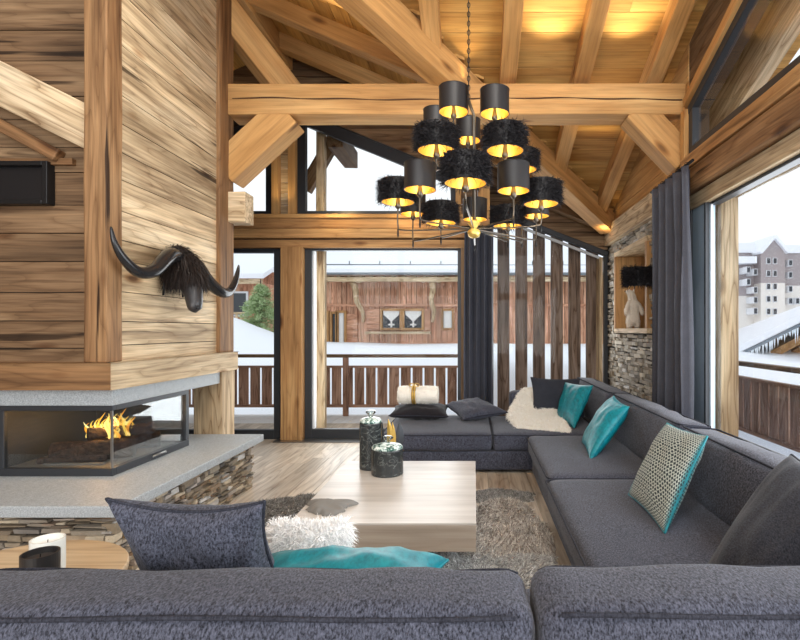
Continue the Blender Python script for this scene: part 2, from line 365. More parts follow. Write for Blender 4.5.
def rrect(x0, x1, y0, y1, z, r, n=6):
    pts = []
    for cx, cy, a0 in ((x1-r, y1-r, 0), (x0+r, y1-r, PI/2), (x0+r, y0+r, PI), (x1-r, y0+r, 3*PI/2)):
        for i in range(n+1):
            a = a0+PI/2*i/n; pts.append((cx+r*math.cos(a), cy+r*math.sin(a), z))
    out = []
    for i, p in enumerate(pts):
        q = pts[(i+1)%len(pts)]; d = (Vector(q)-Vector(p)).length; k = max(1, int(d/.08))
        for j in range(k): out.append(tuple(Vector(p).lerp(Vector(q), j/k)))
    return out
def pillow_geo(TL, TR, BL, BR, t, pinch=.10, wr=.02, n=26, seed=0, sag=0.0):
    TL, TR, BL, BR = map(Vector, (TL, TR, BL, BR)); cen = (TL+TR+BL+BR)/4
    nrm = ((TR-TL)+(BR-BL)).cross((BL-TL)+(BR-TR)).normalized(); sz = ((TR-TL).length+(BL-TL).length)/2
    def mid(u, v):
        uu = u*(1-pinch*(1-v*v)); vv = v*(1-pinch*(1-u*u))
        p = TL.lerp(TR, (uu+1)/2).lerp(BL.lerp(BR, (uu+1)/2), (vv+1)/2)
        if sag: p = p+Vector((0,0,-sag*(1-u*u)*(1-(vv+1)/2)))
        return p
    V = []; F = []; edge = []
    for s_ in (1, -1):
        for i in range(n+1):
            for j in range(n+1):
                u = math.sin(PI/2*(2*i/n-1)); v = math.sin(PI/2*(2*j/n-1)); p = mid(u, v)
                h = t/2*max(0, (1-u*u)*(1-v*v))**.38
                e = 1-max(abs(u), abs(v))
                k = noise.noise(Vector((u*2.2+seed*5.3, v*2.2, seed*1.7+s_)))*wr + wr*.7*noise.noise(Vector((u*5+seed, v*1.5+u*2, s_*3.+seed)))
                V.append(p+nrm*s_*(h+k*min(1, e*5)))
        for i in range(n):
            for j in range(n):
                a = i*(n+1)+j+(0 if s_ > 0 else (n+1)**2); c = (a, a+n+1, a+n+2, a+1)
                F.append(c if s_ < 0 else tuple(reversed(c)))
    for i in range(n): edge.append(mid(math.sin(PI/2*(2*i/n-1)), -1))
    for i in range(n): edge.append(mid(1, math.sin(PI/2*(2*i/n-1))))
    for i in range(n): edge.append(mid(-math.sin(PI/2*(2*i/n-1)), 1))
    for i in range(n): edge.append(mid(-1, -math.sin(PI/2*(2*i/n-1))))
    return V, F, edge, nrm
def pillow(label, TL, TR, BL, BR, t, mat, pipe=None, **k):
    V, F, E, nrm = pillow_geo(TL, TR, BL, BR, t, **k)
    cen = sum((Vector(p) for p in (TL,TR,BL,BR)), Vector())/4
    th = thing('throw_pillow', label, 'pillow', (cen.x, cen.y, min(v[2] for v in V)))
    MB().add(V, F).build('cover', mat, th, smooth=True)
    if pipe: MB().ring(E, .006, 6).build('piping', pipe, th, smooth=True)
    return th, V, F
def strands(pts, nrms, length, width, droop=.3, jitter=.5, seg=2, flow=None, lenvar=.5):
    """mesh of thin tapering hairs; returns V,F arrays"""
    pts = np.asarray(pts, float); nr = np.asarray(nrms, float); k = len(pts)
    d = nr+RNG.normal(0, jitter, (k, 3))
    if flow is not None: d = d+np.asarray(flow)
    d /= np.linalg.norm(d, axis=1)[:, None]+1e-9
    L = length*(1-lenvar*RNG.random((k, 1)))
    side = np.cross(d, RNG.normal(0, 1, (k, 3))); side /= np.linalg.norm(side, axis=1)[:, None]+1e-9
    g = np.array([0, 0, -1.0]); curl = RNG.normal(0, .25, (k, 3))
    m1 = pts+d*L*.5+g*L*droop*.15; m2 = pts+d*L*.85+g*L*droop*.6+curl*L*.5
    a0 = pts-side*width/2; b0 = pts+side*width/2; a1 = m1-side*width*.4; b1 = m1+side*width*.4
    V = np.stack([a0, b0, b1, a1, m2], 1).reshape(-1, 3)
    i = np.arange(k)*5
    F = [(x, x+1, x+2, x+3) for x in i]+[(x+3, x+2, x+4) for x in i]
    return V.tolist(), F
def sample(V, F, n):
    """random points and normals on a mesh"""
    V = np.array([tuple(v) for v in V]); T = []
    for f in F:
        for i in range(1, len(f)-1): T.append((f[0], f[i], f[i+1]))
    T = np.array(T); A, B, Cc = V[T[:,0]], V[T[:,1]], V[T[:,2]]; cr_ = np.cross(B-A, Cc-A); ar = np.linalg.norm(cr_, axis=1)
    pick = RNG.choice(len(T), n, p=ar/ar.sum()); u = RNG.random((n, 1)); v = RNG.random((n, 1)); fl = (u+v) > 1; u = np.where(fl, 1-u, u); v = np.where(fl, 1-v, v)
    nr = cr_[pick]/(ar[pick][:, None]+1e-12)
    return A[pick]+(B-A)[pick]*u+(Cc-A)[pick]*v, nr
# ================================================================== THE ROOM
zA = lambda y: 3.10+.37*(7.6-y)
zB = lambda x: 3.10+.43*(2-x) if x > -2.42 else 3.10+.43*(2+2.42*2+x)
xv = lambda y: 2-.8605*(7.6-y)
yv = lambda x: 7.6-(2-x)/.8605 if x > -2.42 else 7.6-(6.84+x)/.8605
# floor
m = MB(); x = -5
while x < 2.0:
    wv = .19; y = -3.2
    x1 = min(x+wv, 2.0)
    y += -random.uniform(0, 1.5)
    while y < 7.85:
        L = random.uniform(1.2, 2.4); a = max(y, -3.2); b = min(y+L, 7.8)
        if b-a > .01: m.box(x+.0015, x1-.0015, a+.001, b-.001, -.03, random.uniform(-.001, .0005))
        y += L
    x += wv
fl = m.build('floor', FLOORW[1], kind='structure')
MB().box(-5, 2.3, -3.2, 7.8, -.3, -.031).build('floor', MORTAR, kind='structure')
# roof boards
m = MB(); cA = math.cos(math.atan(.37)); y = 8.4
while y > -3.0:
    wv = .19; ym = y-wv/2
    spans = [(-4.8, 3.1)] if ym < 2.46 else [(max(xv(ym)-.06, -2.42), 3.1), (-4.8, -6.84-xv(ym)+2+.0)] 
    if ym >= 2.46: spans[1] = (-4.8, -4.84-xv(ym))
    if ym > 7.6: spans = [(2.0, 3.1)]
    for a, b in spans:
        if b-a < .05: continue
        u = a
        while u < b-.01:
            e = min(u+random.uniform(1.5, 3), b); q = random.uniform(0, .003)
            V = [(X, Y, zA(Y)+n) for n in (q, .03) for X, Y in ((u+.001, y-wv+.003), (e-.001, y-wv+.003), (e-.001, y-.003), (u+.001, y-.003))]
            m.hexa(V); u = e
    y -= wv
m.build('ceiling', ROOFW[0], kind='structure')
m = MB(); x = 2.0
while x > -4.8:
    wv = .19; a = max(x-wv, -4.8); xm = (a+x)/2
    if a < -2.42 < x: a = -2.42; xm = (a+x)/2
    ys = yv(xm)-.05; u = ys
    while u < 8.4:
        e = min(u+random.uniform(1.5, 3), 8.4); q = random.uniform(0, .003)
        V = [(X, Y, zB(X-(1e-4 if X > -2.42 else 0))+n if X != -2.42 else 5.0+n) for n in (q, .03) for X, Y in ((a+.003, u+.001), (x-.003, u+.001), (x-.003, e-.001), (a+.003, e-.001))]
        m.hexa(V); u = e
    x = a
m.build('ceiling', ROOFW[1], kind='structure')
def slabpoly(pts, zf, t0, t1):
    n = len(pts); V = [(x, y, zf(x, y)+t0) for x, y in pts]+[(x, y, zf(x, y)+t1) for x, y in pts]
    return V, [tuple(range(n)), tuple(range(2*n-1, n-1, -1))]+[(i, (i+1)%n, n+(i+1)%n, n+i) for i in range(n)]
m = MB()
m.add(*slabpoly([(3.1,-3),(3.1,8.4),(2.0,8.4),(2,7.6),(-2.42,2.463),(-4.8,5.23),(-4.8,-3)], lambda x, y: zA(y), .035, .2))
m.add(*slabpoly([(2,7.6),(2,8.4),(-2.42,8.4),(-2.42,2.463)], lambda x, y: 3.10+.43*(2-x), .035, .2))
m.add(*slabpoly([(-2.42,2.463),(-2.42,8.4),(-4.8,8.4),(-4.8,5.23)], lambda x, y: 3.10+.43*(6.84+x), .035, .2))
m.build('ceiling', WHITEF, kind='structure')
# rafters
for i, X in enumerate((1.77, 1.06, .335, -.38, -1.1)):
    lab = ['rightmost roof rafter, running up beside the sloped side window', 'roof rafter between the two warm light spots, second from the side wall',
           'middle roof rafter, third from the side wall, right of the chandelier chain', 'short roof rafter meeting the diagonal valley beam above the chandelier', 'roof rafter left of the chandelier, meeting the diagonal beam high up'][i]
    Y1 = min(yv(X)+.1, 7.75)
    beam('roof_rafter', (X, -2.9, zA(-2.9)-.09), (X, Y1, zA(Y1)-.09), .16, .18, BEAM, lab, 'beam', 'rafters of the right roof slope')
for i, Y in enumerate((3.73, 4.58, 5.43, 6.28, 7.1)):
    lab = ['nearest sloping rafter of the left roof slope, at the picture top', 'brightly lit sloping rafter left of the diagonal valley beam', 'sloping rafter dropping to just above the tie beam, middle of the left roof slope',
           'darker sloping rafter just behind the tie beam on the left', 'farthest sloping rafter, against the gable wall'][i]
    x1 = xv(Y)-.1
    beam('roof_rafter', (-2.42, Y, 5.0-.09), (x1, Y, zB(x1)-.09), .16, .18, BEAM, lab, 'beam', 'rafters of the left roof slope')
beam('valley_beam', (-2.5, 2.37, 5.0-.22), (1.95, 7.55, 3.10-.17), .22, .28, BEAM, 'thick diagonal valley beam descending from upper left to the stone wall corner', 'beam')
beam('ridge_beam', (-2.42, 2.4, 4.86), (-2.42, 8.3, 4.86), .2, .28, BEAM, 'ridge beam over the gable, behind the timber chimney corner', 'beam')
tb = thing('tie_beam', 'long horizontal tie beam with a crack, crossing behind the chandelier', 'beam', (0, 5.09, 3.456))
beam('beam_body', (-2.36, 5.09, 3.603), (2.02, 5.09, 3.603), .28, .295, BEAM, parent=tb, bevel=.012)
m = MB(); m.tube([(x, 4.947, 3.60+.008*math.sin(x*2.3)+.004*math.sin(x*9)) for x in np.linspace(-2.3, 1.98, 60)], [.007*(.5+.6*abs(math.sin(i*.35))) for i in range(60)], 5); m.build('drying_crack', flat('crack_shadow', srgb(84,56,34), .9), tb)
beam('knee_brace', (1.56, 5.09, 3.53), (2.03, 5.09, 3.03), .26, .27, BEAM, 'short angled brace from tie beam down to the right wall', 'beam', bevel=.012)
beam('knee_brace', (-1.80, 5.09, 3.50), (-2.42, 5.09, 2.93), .26, .31, BEAM, 'short angled brace from tie beam down to the timber chimney post', 'beam', bevel=.012)
beam('diagonal_strut', P(296, 104, 5.40), P(196, -24, 5.0), .26, .26, BEAM, 'steep diagonal strut rising left above the tie beam', 'beam', bevel=.012)
# gable wall with the glass doors (Y 6.6), stepping back to the slat window (Y 7.8)
WX0 = -4.8
m = MB()
for z0, z1, dy in ((2.44, 2.545, 0), (2.56, 2.675, -.05), (2.685, 2.81, -.02)):
    m.box(WX0, .2, 6.58+dy, 6.85, z0, z1, .002)
wf = m.build('wall_back', WARM[0], kind='structure', bevel=.008)
MB().box(WX0, .2, 6.62, 6.84, 2.44, 2.83).build('wall_back', MORTAR, kind='structure')
MB().box(WX0, .2, 6.53, 6.85, 2.81, 2.86).build('trim_1', BEAM[0], kind='structure', bevel=.006)
# gable boards above the windows
xw = lambda z: -1.83+(4.06-z)/.407
def clipg(z):
    xr = min(.2, 2-(z-3.10)/.43)
    if z > 4.15: xl = max(-4.8, -6.84+(z-3.10)/.43+0)
    else: xl = max(-2.27, xw(z))
    return [(xl, xr)] if xr > xl else []
m = MB(); planks(m, 0, 0, 2.86, 4.95, 0, -.03, lambda u, v, n: (u, 6.68+n, v), .17, clip=clipg)
m.build('wall_back', OLDD[0], kind='structure')
m = MB(); V = [(-2.3, 4.27), (.2, 3.25), (.2, 3.86), (-2.42, 4.98), (-4.8, 3.97), (-4.8, 4.0), (-4.8, 3.2), (-2.57, 4.15), (-2.57, 4.25)]
m.prism(V, 6.69, 6.82, 1); m.build('wall_back', MORTAR, kind='structure')
# post group between the upper windows
m = MB(); m.box(-2.576, -2.485, 6.60, 6.82, 2.86, 4.6); m.box(-2.365, -2.27, 6.60, 6.82, 2.86, 4.6); m.build('trim_2', BEAM[2], kind='structure', bevel=.006)
m = MB(); planks(m, -2.485, -2.365, 2.86, 4.6, 0, -.02, lambda u, v, n: (u, 6.70+n, v), .15); m.build('wall_back', OLD[0], kind='structure')
m = MB(); m.box(-.235, -.165, 6.62, 6.82, 2.86, 3.45); m.box(.05, .2, 6.56, 6.84, 0, 3.7); m.build('trim_3', BEAM[2], kind='structure', bevel=.006)
m = MB(); planks(m, -.165, .05, 2.86, 3.5, 0, -.02, lambda u, v, n: (u, 6.70+n, v), .15); m.build('wall_back', OLDD[0], kind='structure')
# the wooden post between the doors and right jamb
beam('door_post', (-2.305, 6.66, 0), (-2.305, 6.66, 2.45), .22, .27, WARM, 'wooden post between the two glass doors, full of knots', 'post', up=(1,0,0))
m = MB(); m.box(-.165, -.10, 6.55, 6.80, 0, 2.44); m.box(-.10, .06, 6.6, 6.80, 0, 2.44); m.build('trim_4', OLDD[2], kind='structure', bevel=.004)
def rect_frame(m, x0, x1, z0, z1, y0, y1, l, r, b, t):
    if l: m.box(x0, x0+l, y0, y1, z0, z1)
    if r: m.box(x1-r, x1, y0, y1, z0, z1)
    if b: m.box(x0+l, x1-r, y0, y1, z0, z0+b)
    if t: m.box(x0+l, x1-r, y0, y1, z1-t, z1)
def st_thing(name, loc): 
    o = bpy.data.objects.new(name, None); C.objects.link(o); o.location = loc; o['kind'] = 'structure'; return o
d1 = st_thing('door_1', (-3.4, 6.7, 0)); m = MB(); rect_frame(m, -4.6, -2.44, 0, 2.44, 6.66, 6.74, .12, .125, .12, .05); m.build('door_frame', BLACKM, d1, bevel=.004)
MB().box(-4.48, -2.56, 6.69, 6.70, .12, 2.39).build('pane', GLASS, d1)
d2 = st_thing('door_2', (-1.3, 6.7, 0)); m = MB(); rect_frame(m, -2.17, -.16, 0, 2.44, 6.66, 6.74, .09, .05, .13, .02); m.build('door_frame', BLACKM, d2, bevel=.004)
m = MB(); m.box(-2.085, -2.055, 6.70, 6.78, .13, 2.42); m.build('seal_strip', WHITEF, d2)
MB().box(-2.06, -.21, 6.69, 6.70, .13, 2.42).build('pane', GLASS, d2)
MB().box(-2.5, 0.2, 6.45, 6.66, -.005, .012).build('trim_5', STEEL, kind='structure')
# upper windows
w1 = st_thing('window_1', (-3.4, 6.7, 2.86)); m = MB(); rect_frame(m, -4.6, -2.576, 2.86, 4.25, 6.68, 6.76, .1, .10, .07, 0)
m.build('window_frame', BLACKM, w1); MB().prism([(-4.5,2.93),(-2.67,2.93),(-2.67,4.1),(-4.5,3.3)], 6.71, 6.72, 1).build('pane', GLASS, w1)
beam('window_frame', (-2.5, 6.72, 4.18), (-4.7, 6.72, 3.3), .08, .12, BLACKM and [BLACKM], parent=w1)
w2 = st_thing('window_2', (-1.3, 6.7, 2.86)); m = MB(); m.box(-2.27, -2.165, 6.68, 6.76, 2.86, 4.3); m.box(-2.165, -.235, 6.68, 6.76, 2.86, 2.93); m.box(-.30, -.235, 6.68, 6.76, 2.93, 3.45); m.build('window_frame', BLACKM, w2)
beam('window_frame', (-2.3, 6.72, 4.26-.10), (-.22, 6.72, 3.413-.10), .08, .14, [BLACKM], parent=w2)
MB().prism([(-2.165,2.93),(-.30,2.93),(-.30,3.33),(-2.165,4.1)], 6.71, 6.72, 1).build('pane', GLASS, w2)
# step of the wall and slat-window wall
MB().box(.14, .2, 6.84, 7.85, 0, 3.85).build('wall_alcove', OLDD[2], kind='structure')
xs = lambda z: .79+(3.03-z)/.39
m = MB(); planks(m, 0, 0, 2.45, 3.84, 0, -.03, lambda u, v, n: (u, 7.82+n, v), .17, clip=lambda z: [(max(.2, xs(z)), min(2.0, 2-(z-3.10)/.43))] if max(.2, xs(z)) < min(2.0, 2-(z-3.10)/.43) else [])
m.build('wall_alcove', OLDD[0], kind='structure')
MB().prism([(.2,3.29),(2.0,2.6),(2.0,3.1),(.2,3.87)], 7.84, 7.95, 1).build('wall_alcove', MORTAR, kind='structure')
w3 = st_thing('window_3', (1.1, 7.8, 0)); m = MB(); m.box(.2, .29, 7.78, 7.86, 0, 3.25); m.box(1.95, 2.0, 7.78, 7.86, 0, 2.56); m.box(.29, 1.95, 7.78, 7.86, 0, .1); m.build('window_frame', BLACKM, w3)
beam('window_frame', (.2, 7.81, 3.235), (2.0, 7.81, 2.533), .09, .08, [BLACKM], parent=w3)
beam('window_frame', (.2, 7.90, 3.16), (2.0, 7.90, 2.458), .05, .04, [WHITEF], parent=w3)
MB().prism([(.29,.1),(1.91,.1),(1.91,2.5),(.29,3.13)], 7.82, 7.83, 1).build('pane', GLASS, w3)
for i, px in enumerate((503.4, 521.2, 538.9, 556.7, 574.4, 592)):
    X = (px-474)/520*8.1; t = 3.45-(X-.46)*.39
    beam('timber_slat', (X, 8.1, -.25), (X, 8.1, t), .06, .185, GREYW, ['leftmost upright grey timber slat outside, beside the curtain', 'second upright timber slat outside, counting from the curtain', 'third upright timber slat outside, left of the middle gap', 'fourth upright timber slat outside, right of the middle gap', 'fifth upright timber slat outside, next to the last', 'rightmost upright timber slat outside, by the stone wall'][i], 'slat', 'upright timber slats outside the window', up=(1,0,0))
MB().box(1.895, 1.95, 7.87, 8.3, -.2, 2.5).build('trim_6', PALEW[2], kind='structure')
# right wall: stone part
holes = [(5.93, 7.32, 1.34, 2.50)]
m = MB(); ledge(m, 4.9, 7.8, 0, 2.66, 0, lambda u, v, n: (2.06-n, u, v), holes, .022, .055, .06, .26, .02, .065)
m.build('wall_right', STONEW, kind='structure', bevel=.003)
m = MB(); m.box(2.05, 2.5, 4.96, 5.95, 0, 2.7); m.box(2.05, 2.5, 7.30, 7.82, 0, 2.7); m.box(2.0, 2.5, 7.82, 8.0, 0, 2.95); m.box(2.05, 2.5, 5.95, 7.30, 0, 1.36); m.box(2.05, 2.5, 5.95, 7.30, 2.48, 2.7)
m.build('wall_right', MORTAR, kind='structure')
m = MB(); m.box(1.97, 2.46, 5.93, 7.32, 1.36, 1.42); m.box(1.97, 2.46, 5.93, 7.32, 2.42, 2.48); m.build('trim_7', PALEW[1], kind='structure', bevel=.005); m = MB(); m.box(1.97, 2.46, 5.93, 6.0, 1.42, 2.42); m.box(1.97, 2.46, 7.25, 7.32, 1.42, 2.42); m.build('trim_7', WARM[2], kind='structure', bevel=.005)
m = MB(); m.box(2.42, 2.46, 6.55, 7.25, 1.42, 2.42); m.build('wall_right', OLDD[2], kind='structure')
w4 = st_thing('window_4', (2.44, 6.3, 1.42)); m = MB(); [m.box(2.42, 2.46, a, b, c, d) for a, b, c, d in ((6.0,6.04,1.42,2.42),(6.51,6.55,1.42,2.42),(6.04,6.51,1.42,1.46),(6.04,6.51,2.38,2.42))]; m.build('window_frame', BLACKM, w4)
MB().box(2.435, 2.44, 6.04, 6.51, 1.46, 2.38).build('pane', GLASS, w4)
beam('stone_wall_lintel', (2.10, 4.93, 2.79), (2.10, 7.78, 2.79), .30, .28, PALEW, 'old timber lintel lying on the stacked stone wall', 'beam', bevel=.012)
m = MB(); planks(m, 0, 0, 2.93, 4.15, 0, .03, lambda u, v, n: (2.05-n, u, v), .2, clip=lambda z: [(4.9, min(7.8, 7.6-(z-3.10)/.37))])
m.build('wall_right', BEAM[1], kind='structure')
m = MB(); m.prism([(4.86,2.93),(7.85,2.93),(7.85,3.03),(4.86,4.12)], 2.06, 2.2, 0); m.build('wall_right', MORTAR, kind='structure')
# right wall: beams over the sliding window
beam('window_header', (2.06, -3, 2.565), (2.06, 4.86, 2.565), .16, .13, OLD, 'lowest pale board above the large side window', 'beam')
beam('window_header', (2.02, -3, 2.74), (2.02, 4.9, 2.74), .20, .21, RUST, 'rough brown beam above the large side window', 'beam', bevel=.015)
MB().box(2.0, 2.2, -3, 4.9, 2.84, 2.875).build('wall_right', BLACK, kind='structure')
beam('window_header', (2.04, -3, 2.935), (2.04, 4.9, 2.935), .20, .115, WARM, 'warm coloured sill board under the sloped side window', 'beam')
w5 = st_thing('window_5', (2.0, 2, 3)); m = MB(); m.box(1.99, 2.07, 4.74, 4.82, 3.0, 3.48); m.box(1.99, 2.07, -2.0, 4.74, 3.0, 3.08); m.build('window_frame', BLACKM, w5)
zt = lambda y: 3.47+.37*(4.84-y)
beam('window_frame', (2.03, 4.84, zt(4.84)-.035), (2.03, -2.4, zt(-2.4)-.035), .08, .08, [BLACKM], parent=w5)
MB().prism([(4.74,3.08),(4.74,zt(4.74)-.05),(-2.0,zt(-2.0)-.05),(-2.0,3.08)], 2.02, 2.03, 0).build('pane', glass('upper_window_glass', (1,1,1,1), .1), w5)
beam('trim_8', (2.0, 4.86, zt(4.86)+.05), (2.0, -2.4, zt(-2.4)+.05), .1, .09, BEAM, kind='structure')
MB().box(1.95, 2.1, 4.83, 4.92, 2.99, 3.455).build('trim_9', BEAM[2], kind='structure', bevel=.006)
cc = math.atan(.37); m = MB()
for k in range(4):
    lo = .10+k*.14; y = 4.9
    while y > -2.6:
        e = max(y-random.uniform(1.5, 2.6), -2.6); V = [(X, Y, zt(Y)+lo+o) for X in (2.03-random.uniform(0,.004), 2.06) for Y, o in ((y-.002, .003), (e+.002, .003), (e+.002, .137), (y-.002, .137))]
        m.hexa(V); y = e
m.build('wall_right', OLDD[1], kind='structure')
MB().prism([(4.9,zt(4.9)+.0),(-2.6,zt(-2.6)),(-2.6,zA(-2.6)+.03),(4.9,zA(4.9)+.03)], 2.07, 2.2, 0).build('wall_right', MORTAR, kind='structure')
MB().box(2.0, 2.25, 4.80, 4.92, 0, 2.5).build('wall_right', OLDD[2], kind='structure')
w6 = st_thing('window_6', (2.05, 2, 0)); m = MB(); m.box(1.99, 2.03, 4.47, 4.50, 0, 2.5); m.box(1.99, 2.10, 4.76, 4.80, 0, 2.5); m.box(2.0, 2.09, -2.9, 4.42, 0, .09); m.box(2.03, 2.11, -2.9, 4.47, 2.475, 2.5); m.box(1.99, 2.1, -2.95, -2.8, 0, 2.5); m.build('window_frame', BLACKM, w6, bevel=.004)
MB().box(2.0, 2.09, 4.50, 4.76, 0, 2.5).build('sash', GREYM, w6, bevel=.006)
MB().box(2.03, 2.042, 4.445, 4.465, 0, 2.5).build('seal_strip', WHITEF, w6)
MB().box(2.06, 2.07, -2.8, 4.42, .09, 2.44).build('pane', glass('side_window_glass', (1,1,1,1), .08), w6)
# left: chimney breast
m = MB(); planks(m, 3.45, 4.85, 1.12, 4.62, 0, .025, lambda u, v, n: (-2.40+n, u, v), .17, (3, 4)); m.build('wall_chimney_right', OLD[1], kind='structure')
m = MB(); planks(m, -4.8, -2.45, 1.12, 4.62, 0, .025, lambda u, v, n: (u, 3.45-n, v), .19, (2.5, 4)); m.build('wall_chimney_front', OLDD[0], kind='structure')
m = MB(); m.box(-4.8, -2.40, 3.455, 4.79, 1.02, 4.6); m.box(-4.8, -3.12, 3.40, 4.3, .452, .905); m.build('wall_chimney_core', MORTAR, kind='structure')
beam('chimney_post', (-2.42, 3.395, 1.19), (-2.42, 3.395, 4.64), .15, .15, RUST, 'old timber corner post on the near corner of the chimney breast', 'post', up=(1,0,0), bevel=.01)
beam('chimney_post', (-2.47, 4.93, 1.19), (-2.47, 4.93, 4.7), .28, .26, RUST, 'old timber post at the far edge of the chimney breast, right of the horned head', 'post', up=(1,0,0), bevel=.01)
beam('support_post', (-2.46, 4.93, 0), (-2.46, 4.93, 1.017), .25, .27, PALEW, 'short pale timber post carrying the mantel beam behind the hearth', 'post', up=(1,0,0), bevel=.008)
t = thing('mantel_beam', 'thick old timber mantel beam wrapping the chimney above the fireplace', 'beam', (-3.4, 3.4, 1.02))
m = MB(); V = []
MB().prism([(-4.8,3.30),(-2.305,3.30),(-2.52,3.515),(-4.8,3.515)], 1.0175, 1.19, 2).build('front_beam', RUST[0], t, bevel=.006)
MB().prism([(-2.305,3.30),(-2.305,5.085),(-2.52,5.085),(-2.52,3.515)], 1.0175, 1.19, 2).build('side_beam', OLD[1], t, bevel=.006)
t = thing('stone_band', 'grey granite band between the mantel beam and the fireplace glass', 'stone band', (-3.4, 3.4, .9))
MB().box(-4.8, -2.345, 3.375, 4.80, .908, 1.017).build('slab', GRAN, t, bevel=.004)
beam('loft_beam_end', (-2.45, 5.05, 2.575), (-2.18, 5.05, 2.575), .2, .29, PALEW, 'sawn grey beam end poking out beside the chimney post', 'beam')
beam('sloping_beam', (-3.9, 3.385, 3.41), (-2.42, 3.385, 2.67), .10, .265, PALEW, 'pale sloping beam crossing the plank wall at the left picture edge', 'beam')
beam('sloping_beam', (-3.9, 3.39, 3.17), (-2.70, 3.39, 2.53), .07, .08, RUST, 'thin brown sloping batten under the pale beam at left', 'beam')
MB().box(-4.8, -2.62, 3.39, 3.43, 2.48, 2.52).build('trim_10', RUST[0], kind='structure')
t = thing('wall_vent', 'black rectangular frame recessed in the plank wall at the far left', 'vent', (-3.4, 3.42, 2.22))
m = MB(); rect_frame(m, -3.9, -2.76, 2.215, 2.495, 3.36, 3.43, .035, .035, .03, .03); m.build('frame', BLACK, t, bevel=.004)
MB().box(-3.87, -2.79, 3.40, 3.42, 2.24, 2.47).build('back_panel', flat('dark_screen', srgb(22,24,28), .3), t)
# other walls, out of the picture: left side, rear glazing posts
MB().box(-4.95, -4.8, -3.1, 8.3, -.1, 4.7).build('wall_left', OLDD[1], kind='structure')
for X in (-4.7, -2.3, .1, 1.95): beam('trim_11', (X, -3, 0), (X, -3, 5.2), .18, .16, WARM, kind='structure', up=(1,0,0))
beam('trim_12', (-4.8, -3, 2.6), (2.1, -3, 2.6), .18, .22, WARM, kind='structure')
# hearth bench
t = thing('hearth_bench', 'low stone hearth bench with grey granite top under the fireplace', 'hearth', (-3.0, 3.7, 0))
MB().box(-4.79, -1.92, 2.80, 4.75, .387, .45).build('slab', GRAN, t, bevel=.006)
m = MB(); m.box(-4.79, -2.02, 2.90, 4.70, 0, .387); m.build('core', MORTAR, t)
m = MB(); ledge(m, 2.86, 4.70, 0, .385, 0, lambda u, v, n: (-2.03+n, u, v), (), .014, .042, .04, .17, .02, .06)
ledge(m, -4.79, -1.98, 0, .385, 0, lambda u, v, n: (u, 2.91-n, v), (), .014, .042, .05, .2, .02, .06); m.build('stone_base', STONEH, t, bevel=.003)
# fireplace insert
t = thing('fireplace_insert', 'corner glass fireplace with black frame standing on the granite hearth', 'fireplace', (-2.7, 3.8, .45))
m = MB(); m.box(-3.09, -2.345, 3.375, 3.41, .45, .50); m.box(-2.38, -2.345, 3.41, 4.28, .45, .50); m.box(-3.09, -2.345, 3.375, 3.41, .875, .907); m.box(-2.38, -2.345, 3.41, 4.28, .875, .907)
m.box(-3.09, -3.055, 3.375, 3.41, .50, .875); m.box(-2.38, -2.345, 4.235, 4.28, .50, .875); m.build('frame', BLACKM, t, bevel=.003)
MB().box(-3.055, -2.362, 3.388, 3.394, .50, .875).build('pane', FGLASS, t); MB().box(-2.366, -2.360, 3.394, 4.235, .50, .875).build('pane', FGLASS, t)
m = MB(); m.box(-2.366, -2.354, 3.384, 3.396, .50, .875); m.build('glass_joint', STEEL, t)
m = MB(); m.box(-3.09, -2.38, 3.41, 4.28, .455, .49); m.box(-2.9,-2.5,3.5,3.53,.49,.50); m.build('tray', flat('grey_firebox_floor', srgb(116,112,106), .6), t)
m = MB(); m.box(-3.09, -2.38, 4.26, 4.30, .45, .9); m.box(-3.12, -3.09, 3.41, 4.30, .45, .9); m.build('back_panel', flat('dark_firebox_steel', srgb(62,66,70), .6, 0), t)
m = MB(); m.box(-3.06, -2.40, 4.225, 4.25, .50, .545); m.build('rear_strip', WHITEF, t)  # white strip along the foot of the firebox back
m = MB(); m.tube([(-2.335, 3.78, .478), (-2.325, 3.80, .486), (-2.325, 3.92, .486), (-2.335, 3.94, .478)], .007, 8); m.build('handle', STEEL, t, smooth=True)
BARK = N('charred_bark'); v_ = BARK.coords((1,1,1)); f_ = BARK.noise(v_, 30, 6, .7); BARK.l(BARK.ramp(f_, [(.35, srgb(26,20,17)), (.6, srgb(74,54,42)), (.75, srgb(104,84,70))]), BARK.b.inputs['Base Color']); BARK.b.inputs['Roughness'].default_value = .9; BARK.bump(f_, 1, .02); BARK = BARK.m
ENDW = flat('sawn_log_end', srgb(120,92,66), .8)
def log(label, a, b, r, sd):
    a = Vector(a); b = Vector(b); pts = [a.lerp(b, i/16) for i in range(17)]; n = 18; m = MB(); m.tube(pts, [r*(1+.10*noise.noise(Vector((i*.5, sd, 0)))) for i in range(17)], n)
    V = []
    for i, p in enumerate(m.v):
        k = min(16, i//n); c = pts[k]; d = Vector(p)-c; q = noise.noise(Vector(p)*38+Vector((sd, 0, 0)))
        V.append(c+d*(1+.22*q))
    m.v = [tuple(x) for x in V]; o = m.build('fire_log', BARK, None, smooth=False, recenter=True); return tag(o, label, 'log', 'logs in the fireplace')
log('thick charred log lying lowest in the glass fireplace', (-2.90, 3.58, .56), (-2.43, 3.72, .56), .066, 1)
log('short log behind the thick one in the fireplace', (-2.86, 3.86, .55), (-2.46, 4.08, .55), .06, 2)
log('upper log resting across the fire, right side', (-2.72, 3.66, .665), (-2.43, 3.95, .660), .042, 3)
log('thin burnt branch lying flat at the left of the fire', (-2.95, 3.52, .515), (-2.55, 3.60, .515), .022, 4)
